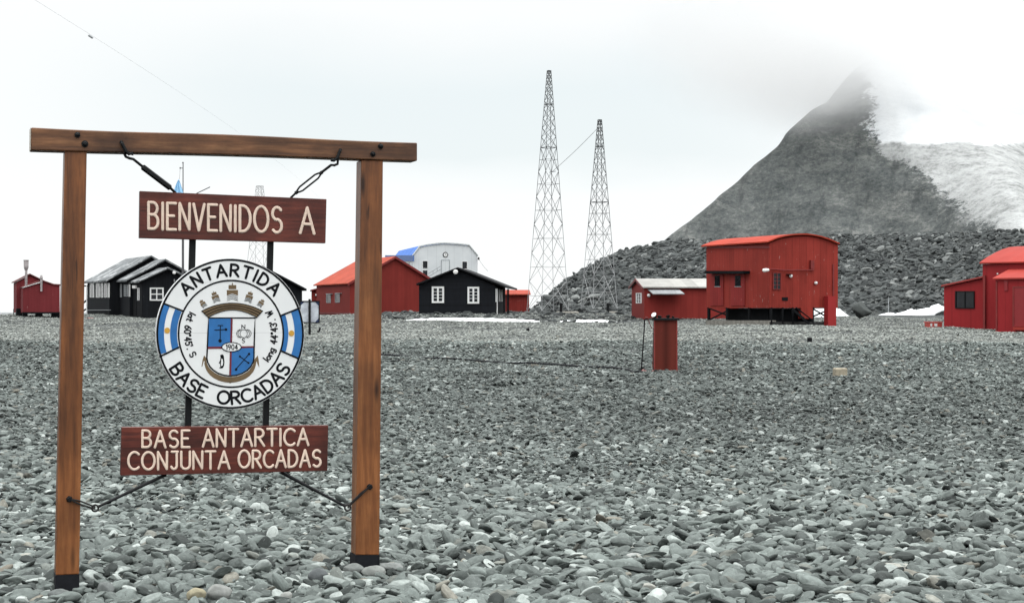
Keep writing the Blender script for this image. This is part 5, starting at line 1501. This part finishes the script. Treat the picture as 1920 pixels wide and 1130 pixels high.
def ring_poly(c_, r0x, r0y, r1x, r1y, a0, a1, n=72):
    return [ell(*c_, r0x, r0y, 1, a0 + (a1 - a0) * i / n, a0 + (a1 - a0) * (i + 1) / n) + ell(*c_, r1x, r1y, 1, a0 + (a1 - a0) * i / n, a0 + (a1 - a0) * (i + 1) / n)[::-1] for i in range(n)]
def line(name, segs, r, mat, parent, h, rh=0.0015):
    mb = MB()
    for i, s in enumerate(segs):
        cl = len(s) > 3 and s[0] == s[-1]
        stroke(mb, [(x, -y) for x, y in (s[:-1] if cl else s)], r, lambda a_, b_, hh: E(a_, -b_, h + hh + 0.0001 * (i % 4)), rh, cl)
    return mb.build(name, mat, parent, True)
ic = (558, 567)
flat_ = flat
o_ring = line('outer_ring', [ell(*disc_c, 498, 505, 110) + [ell(*disc_c, 498, 505, 110)[0]]], 7.0, m_black, emb, 0.001)
line('inner_ring', [ell(*ic, 358, 364, 100) + [ell(*ic, 358, 364, 100)[0]]], 6.0, m_black, emb, 0.001)
# flag segments left and right
def flagseg(a0, a1, nm):
    rs = [(364, 370), (398, 404), (441, 448), (491, 498)]
    if nm == 'l': rs = [(363, 369), (410, 416), (452, 459), (491, 498)]
    def rp(i, j):
        out = []
        n = 10
        for k in range(n):
            q0, q1 = a0 + (a1 - a0) * k / n, a0 + (a1 - a0) * (k + 1) / n
            out.append([ell(*disc_c, *rs[i], 1, q0, q1)[0], ell(*disc_c, *rs[i], 1, q0, q1)[1], ell(*disc_c, *rs[j], 1, q0, q1)[1], ell(*disc_c, *rs[j], 1, q0, q1)[0]])
        return out
    fl = flat('flag_stripe', rp(0, 1) + rp(2, 3), m_blue, emb, 0.0012)
    am = (a0 + a1) / 2
    rm = ((rs[1][0] + rs[2][0]) / 2, (rs[1][1] + rs[2][1]) / 2)
    sc_ = (552 + rm[0] * math.cos(R(am)), 567 - rm[1] * math.sin(R(am)) + (8 if nm == 'l' else 0))
    flat('flag_sun', [ell(*sc_, 19, 20, 20)], m_yel, fl, 0.0022)
    return fl
flagseg(156, 196, 'l'); flagseg(-19, 20, 'r')
line('divider', [[(104, 362), (232, 412)], [(72, 722), (200, 660)], [(903, 441), (1024, 393)], [(905, 685), (1018, 735)]], 6.0, m_black, emb, 0.002)

def arc_words(text, c_, r0, cap, a0, a1, r, up_out, name='lettering', wid=1.0, gap=0.2, space=None, asp=1.0):
    """letters round a circle, a0 to a1 degrees; feet on radius r0"""
    tot = 0; pos = []
    for ch in text:
        w_ = space if (ch == ' ' and space) else G[ch][0] * wid
        pos.append((tot, w_)); tot += w_ + gap
    tot -= gap
    mb = MB()
    for ch, (s, w_) in zip(text, pos):
        am = a0 + (a1 - a0) * (s + w_ / 2) / tot
        sgn = 1 if up_out else -1
        kx = abs(R(a1 - a0)) * r0 / tot
        er = (math.cos(R(am)), -math.sin(R(am))); et = (math.sin(R(am)), math.cos(R(am)))
        if not up_out: et = (-et[0], -et[1])
        for k2, st in enumerate(G[ch][1]):
            pts = []
            for gx, gy in st:
                dx = (gx * wid - w_ / 2) * kx; rr = r0 + sgn * gy * cap
                x_ = c_[0] + er[0] * rr + et[0] * dx; y_ = c_[1] + er[1] * rr * asp + et[1] * dx
                pts.append((x_, -y_))
            stroke(mb, pts, r, lambda a_, b_, hh: E(a_, -b_, 0.001 + hh + 0.0001 * k2), 0.0015)
    return mb.build(name, m_black, emb, True)
arc_words('ANTARTIDA', disc_c, 395, 78, 138.5, 41.0, 8.5, True, wid=1.0, gap=0.24, asp=1.0)
arc_words('BASE', disc_c, 478, 84, 210.5, 246.5, 8.5, False, gap=0.22)
arc_words('ORCADAS', disc_c, 478, 84, 259.5, 329.5, 8.5, False, gap=0.2)
arc_words("lat 60\u00b045'. S", (558, 567), 318, 43, 152, 210.5, 4.7, False, gap=0.2, wid=0.95)
arc_words("long 44\u00b043'. W", (558, 567), 318, 43, -37, 30.5, 4.7, False, gap=0.18, wid=0.9)

# shield
SH = [(405, 459), (723, 459)]
def shield_edge(k=0):
    rgt = [(723, 459), (719, 560), (716, 660), (715, 728)] + [(715 - 162 * (1 - math.cos(R(a))) , 728 + 126 * math.sin(R(a))) for a in (15, 30, 45, 60, 75, 90)]
    lft = [(553 - 160 * math.sin(R(90 - a)) * 1.0, 728 + 126 * math.sin(R(a))) for a in (75, 60, 45, 30, 15)] + [(393, 732), (397, 660), (401, 560), (405, 459)]
    return rgt + lft
edge = shield_edge()
shield = flat('shield', [edge], m_white, emb, 0.0012)
q1 = [(408, 462), (563, 462), (559, 657), (400, 660)]
q4 = [(559, 660), (715, 658), (714, 728)] + [(715 - 162 * (1 - math.cos(R(a))), 728 + 124 * math.sin(R(a))) for a in (15, 30, 45, 60, 75, 89)]
flat('shield_quarter', [q1, q4], m_blue, shield, 0.0022)
flat('shield_cross', [[(557, 463), (570, 463), (559, 850), (546, 850)], [(400, 655), (556, 653), (556, 667), (399, 670)], [(565, 653), (714, 650), (714, 662), (565, 666)]], m_maroon, shield, 0.0032)
line('shield_outline', [edge + [edge[0]]], 5.0, m_black, shield, 0.002)
ov = ell(562, 657, 66, 31, 40)
oval = flat('date_oval', [ov], m_white, shield, 0.0045)
line('oval_outline', [ov + [ov[0]]], 3.0, m_black, oval, 0.0045)
def emb_text(text, x0, y0, x1, cap, r, h, par, gap=0.22):
    tot = sum(G[ch][0] + gap for ch in text) - gap
    k = (x1 - x0) / tot; s = 0; mb = MB()
    for ch in text:
        for k2, st in enumerate(G[ch][1]):
            stroke(mb, [(x0 + (s + gx) * k, -(y0 - gy * cap)) for gx, gy in st], r, lambda a_, b_, hh: E(a_, -b_, h + hh + 0.0001 * k2), 0.0015)
        s += G[ch][0] + gap
    return mb.build('lettering', m_black, par, True)
emb_text('1904', 525, 674, 603, 34, 3.0, 0.0048, oval)
emb_text('N', 632, 531, 654, 25, 2.4, 0.002, shield); emb_text('S', 635, 628, 652, 30, 2.2, 0.002, shield)
gl = [ell(645, 565, 25, 27, 28)]
line('globe', [gl[0] + [gl[0][0]], ell(634, 565, 28, 27, 14, 100, 260), ell(627, 565, 30, 29, 14, 100, 260), ell(656, 565, 28, 27, 14, -80, 80), ell(664, 565, 32, 29, 14, -80, 80)], 1.7, m_black, shield, 0.002)
line('instrument', [[(486, 510), (484, 612)], [(470, 510), (502, 510)], [(447, 541), (531, 537)]], 2.8, m_black, shield, 0.003)
flat('instrument_blob', [ell(483, 615, 12, 12, 12), ell(524, 537, 9, 9, 12)], m_black, shield, 0.0034)
line('crossed_tools', [[(592, 808), (684, 702)], [(620, 722), (676, 764)]], 2.8, m_black, shield, 0.003)
flat('tool_ends', [ell(593, 810, 9, 9, 10), ell(682, 704, 8, 8, 10), ell(619, 721, 7, 7, 10), ell(678, 765, 7, 7, 10)], m_black, shield, 0.0034)
flat('penguin', [[(484, 712), (500, 707), (509, 716), (511, 735), (514, 760), (510, 786), (503, 800), (486, 804), (478, 800), (486, 790), (482, 770), (474, 768), (484, 748), (487, 730)]], m_black, shield, 0.002)
flat('penguin_belly', [[(493, 734), (502, 742), (505, 762), (501, 783), (491, 788), (489, 768), (492, 748)]], m_white, shield, 0.0034)
# mural crown band
def aband(r0, r1, a0, a1, c_=(565, 790), n=18):
    return [ell(*c_, r0, r0, n, a0, a1) + ell(*c_, r1, r1, n, a0, a1)[::-1]]
out = [(358, 413), (410, 385), (470, 366), (530, 358), (565, 357), (620, 359), (680, 370), (730, 388), (775, 410)]
inn = [(735, 455), (690, 428), (640, 412), (566, 404), (500, 410), (450, 426), (402, 455)]
crown = flat('crown', [[out[i], out[i + 1], inn[max(0, 6 - 0 - i * 6 // 8 - 1)] if False else (402 + (735 - 402) * (i + 1) / 8, 455 - 51 * math.sin(math.pi * (i + 1) / 8) ** 0.9), (402 + (735 - 402) * i / 8, 455 - 51 * math.sin(math.pi * i / 8) ** 0.9 if i else 455)] for i in range(8)], m_brown, emb, 0.0014)
for t in (0.0, 0.36, 0.68, 1.0):
    pts = []
    for i in range(17):
        s = i / 16
        ox = 358 + (775 - 358) * s; oy = 412 - 55 * (1 - (2 * s - 1) ** 2) ** 0.95 if 0 < s < 1 else 412
        ix = 402 + (735 - 402) * s; iy = 455 - 51 * max(0, math.sin(math.pi * s)) ** 0.9
        pts.append((ox + (ix - ox) * t, oy + (iy - oy) * t))
    line('crown_line', [pts], 2.6, m_black, crown, 0.0022)
line('crown_line', [[(358, 412), (402, 455), (404, 460)], [(775, 411), (735, 455), (724, 460)]], 2.6, m_black, crown, 0.0022)
# five little ships
def ship(cx, cy_, k, tilt):
    ct, st_ = math.cos(R(tilt)), math.sin(R(tilt))
    tr_ = lambda x, y: (cx + k * (x * ct - y * st_), cy_ + k * (x * st_ + y * ct))
    pol = [[(-26, -78), (26, -78), (26, -50), (-26, -50)], [(-38, -44), (38, -44), (38, -6), (0, -20), (-38, -6)], [(-3, -92), (3, -92), (3, -78), (-3, -78)]]
    o = flat('ship', [[tr_(*p) for p in q] for q in pol], m_brown, emb, 0.0014)
    line('ship_hull', [[tr_(0, -12 + j * 13), tr_(s * 36, 2 + j * 13)] for j in range(3) for s in (-1, 1)], 1.6 if k > .5 else 1.1, m_black, o, 0.0012)
for a in ((568, 312, 1.0, 0), (457, 332, 0.64, -20), (678, 332, 0.64, 18), (374, 372, 0.48, -36), (757, 368, 0.48, 34)): ship(*a)
# anchor cradling the shield
def anch_in(a): return (553 + 164 * math.cos(R(a)), 740 + 122 * math.sin(R(a)))
def anch_out(a): return (553 + 178 * math.cos(R(a)), 748 + 152 * max(0, math.sin(R(a))) ** 0.9)
ang = list(range(4, 177, 8)) + [176]
anchor = flat('anchor', [[anch_in(ang[i]), anch_in(ang[i + 1]), anch_out(ang[i + 1]), anch_out(ang[i])] for i in range(len(ang) - 1)] +
     [[(375, 714), (394, 740), (386, 758), (372, 752), (362, 790), (357, 792), (364, 745)], [(741, 714), (747, 745), (752, 797), (738, 770), (735, 756), (722, 764), (716, 744)]] + [[(530, 893), (574, 893), (553, 905)]], m_brown, emb, 0.001)

# turnbuckles holding the top board
def hookpts(c_, r_, a0, a1, n=12): return [pz(c_[0] + r_ * math.cos(R(a0 + (a1 - a0) * i / n)), c_[1] - r_ * math.sin(R(a0 + (a1 - a0) * i / n)), HT + 0.03) for i in range(n + 1)]
tb = thing('turnbuckle', 'black closed turnbuckle holding the left end of the upper board', 'turnbuckle', tuple(pz(227, 268, HT)), 'turnbuckles holding the upper board')
m = MB(); m.tube([pz(227, 266, HT + 0.005), pz(229, 270, HT + 0.035), pz(236, 284, HT + 0.035), pz(242, 289, HT + 0.03), pz(248, 287, HT + 0.03), pz(247, 291, HT + 0.03)], 0.0095, 8); m.build('eye', black_steel, tb)
m = MB(); m.tube([pz(232, 286, HT + 0.02), pz(236, 294, HT + 0.02), pz(243, 297, HT + 0.02), pz(250, 298.5, HT + 0.02), pz(268, 313, 0.055)], 0.0075, 8); m.build('hook', black_steel, tb)
m = MB(); q0, q1 = pz(266.5, 312.5, 0.055), pz(320, 353, 0.03); m.tube([q0, q0.lerp(q1, 0.03), q0.lerp(q1, 0.97), q1], [0.011, 0.0165, 0.0165, 0.011], 6); m.build('buckle_body', black_steel, tb)
m = MB(); m.tube([q1, pz(328.5, 361, 0.005)], 0.0075, 8); m.build('rod', black_steel, tb)
tb2 = thing('turnbuckle', 'black open-framed turnbuckle holding the right end of the upper board', 'turnbuckle', tuple(pz(638.5, 281, HT)), 'turnbuckles holding the upper board')
m = MB(); m.tube([pz(638.5, 280.5, HT + 0.005), pz(637, 284, HT + 0.035), pz(632, 297, HT + 0.035), pz(626, 301, HT + 0.03), pz(620.5, 300, HT + 0.03)], 0.009, 8); m.build('eye', black_steel, tb2)
m = MB(); m.tube([pz(629, 297, HT + 0.02), pz(633.5, 301, HT + 0.02), pz(633, 307.5, HT + 0.02), pz(627, 310, HT + 0.02), pz(621, 309.5, HT + 0.02), pz(602, 324, 0.055)], 0.0075, 8); m.build('hook', black_steel, tb2)
q0, q1 = pz(603, 323.5, 0.055), pz(555, 361.5, 0.03)
dq = (q1 - q0); nrm = SN.cross(dq).normalized()
m = MB()
for s in (-1, 1):
    m.tube([q0, q0.lerp(q1, 0.1) + nrm * s * 0.008, q0.lerp(q1, 0.2) + nrm * s * 0.0135, q0.lerp(q1, 0.8) + nrm * s * 0.0135, q0.lerp(q1, 0.9) + nrm * s * 0.008, q1], 0.0052, 8)
m.tube([q0 - dq * 0.03, q0 + dq * 0.09], 0.010, 8); m.tube([q1 + dq * 0.03, q1 - dq * 0.09], 0.010, 8)
m.build('buckle_body', black_steel, tb2)
m = MB(); m.tube([q1, pz(545, 371, 0.005)], 0.0065, 8); m.build('rod', black_steel, tb2)
# lower stay rods with their links to the posts
def stay(label, e_post, ring_c, e_board, links):
    t = thing('stay_rod', label, 'stay rod', tuple(pz(*ring_c, 0.05)), 'stay rods below the lower board')
    rc = pz(*ring_c, 0.05)
    m = MB(); m.tube([rc + sp.a * 0.017 * math.cos(q) + Vector((0, 0, 0.017 * math.sin(q))) for q in np.linspace(0, 2 * math.pi, 17)[:-1]], 0.0055, 7, True); m.build('ring', rusty_steel, t)
    eb = pz(*e_board, -0.02); dr_ = (eb - rc).normalized()
    m = MB(); m.tube([rc + dr_ * 0.018, rc.lerp(eb, 0.5), eb], [0.0075, 0.0085, 0.0105], 8); m.build('rod', black_steel, t)
    m = MB(); ep = pz(*e_post, HT + 0.02)
    for s in links:
        off = Vector((0, 0, s))
        m.tube([ep, ep.lerp(rc, 0.4) + off, ep.lerp(rc, 0.8) + off * 0.8, rc + off * 0.5], 0.0045, 6)
    m.build('wire_link', rusty_steel, t)
stay('black stay rod from the left post up to the lower board', (130, 935), (178.5, 952), (311, 889), (-0.008, 0.01))
stay('black stay rod from the right post up to the lower board', (693, 912), (652, 951), (526, 884), (0.0, 0.012))

# ------------------------------------------------------------------ air
vm = bpy.data.materials.new('sea_haze'); vm.use_nodes = True
t_ = vm.node_tree; t_.nodes.clear()
o_ = t_.nodes.new('ShaderNodeOutputMaterial'); pv = t_.nodes.new('ShaderNodeVolumePrincipled')
pv.inputs['Color'].default_value = (0.96, 0.985, 1.0, 1); pv.inputs['Density'].default_value = 0.00085
t_.links.new(pv.outputs[0], o_.inputs['Volume'])
m = MB(); m.box((0, 2020, 198), 5400, 4120, 408)
hz_ = m.build('haze', vm); tag(hz_, kind='stuff')
# cloud sitting on the mountain top
cm = bpy.data.materials.new('summit_cloud'); cm.use_nodes = True
t_ = cm.node_tree; t_.nodes.clear()
N_ = t_.nodes.new; Lk = t_.links.new
o_ = N_('ShaderNodeOutputMaterial'); pv = N_('ShaderNodeVolumePrincipled'); pv.inputs['Color'].default_value = (1, 1, 1, 1); pv.inputs['Anisotropy'].default_value = 0.55
tcn = N_('ShaderNodeTexCoord'); ln = N_('ShaderNodeVectorMath'); ln.operation = 'LENGTH'
Lk(tcn.outputs['Object'], ln.inputs[0])
nzn = N_('ShaderNodeTexNoise'); nzn.inputs['Scale'].default_value = 2.6; nzn.inputs['Detail'].default_value = 3; Lk(tcn.outputs['Object'], nzn.inputs['Vector'])
mr = N_('ShaderNodeMapRange'); mr.interpolation_type = 'SMOOTHSTEP'; mr.inputs[1].default_value = 0.98; mr.inputs[2].default_value = 0.1; mr.inputs[3].default_value = 0.0; mr.inputs[4].default_value = 1.0
Lk(ln.outputs['Value'], mr.inputs[0])
m1 = N_('ShaderNodeMath'); m1.operation = 'MULTIPLY'; m2 = N_('ShaderNodeMath'); m2.operation = 'MULTIPLY_ADD'
m2.inputs[1].default_value = 0.085; m2.inputs[2].default_value = -0.012
Lk(nzn.outputs['Fac'], m2.inputs[0]); Lk(m2.outputs[0], m1.inputs[0]); Lk(mr.outputs[0], m1.inputs[1]); Lk(m1.outputs[0], pv.inputs['Density'])
Lk(pv.outputs[0], o_.inputs['Volume'])
v_, f_ = ICO3
cl = mesh_object('cloud', v_.tolist(), f_, cm, None, True)
cl.location = (264, 1245, 210); cl.scale = (200, 125, 84)
tag(cl, kind='stuff')
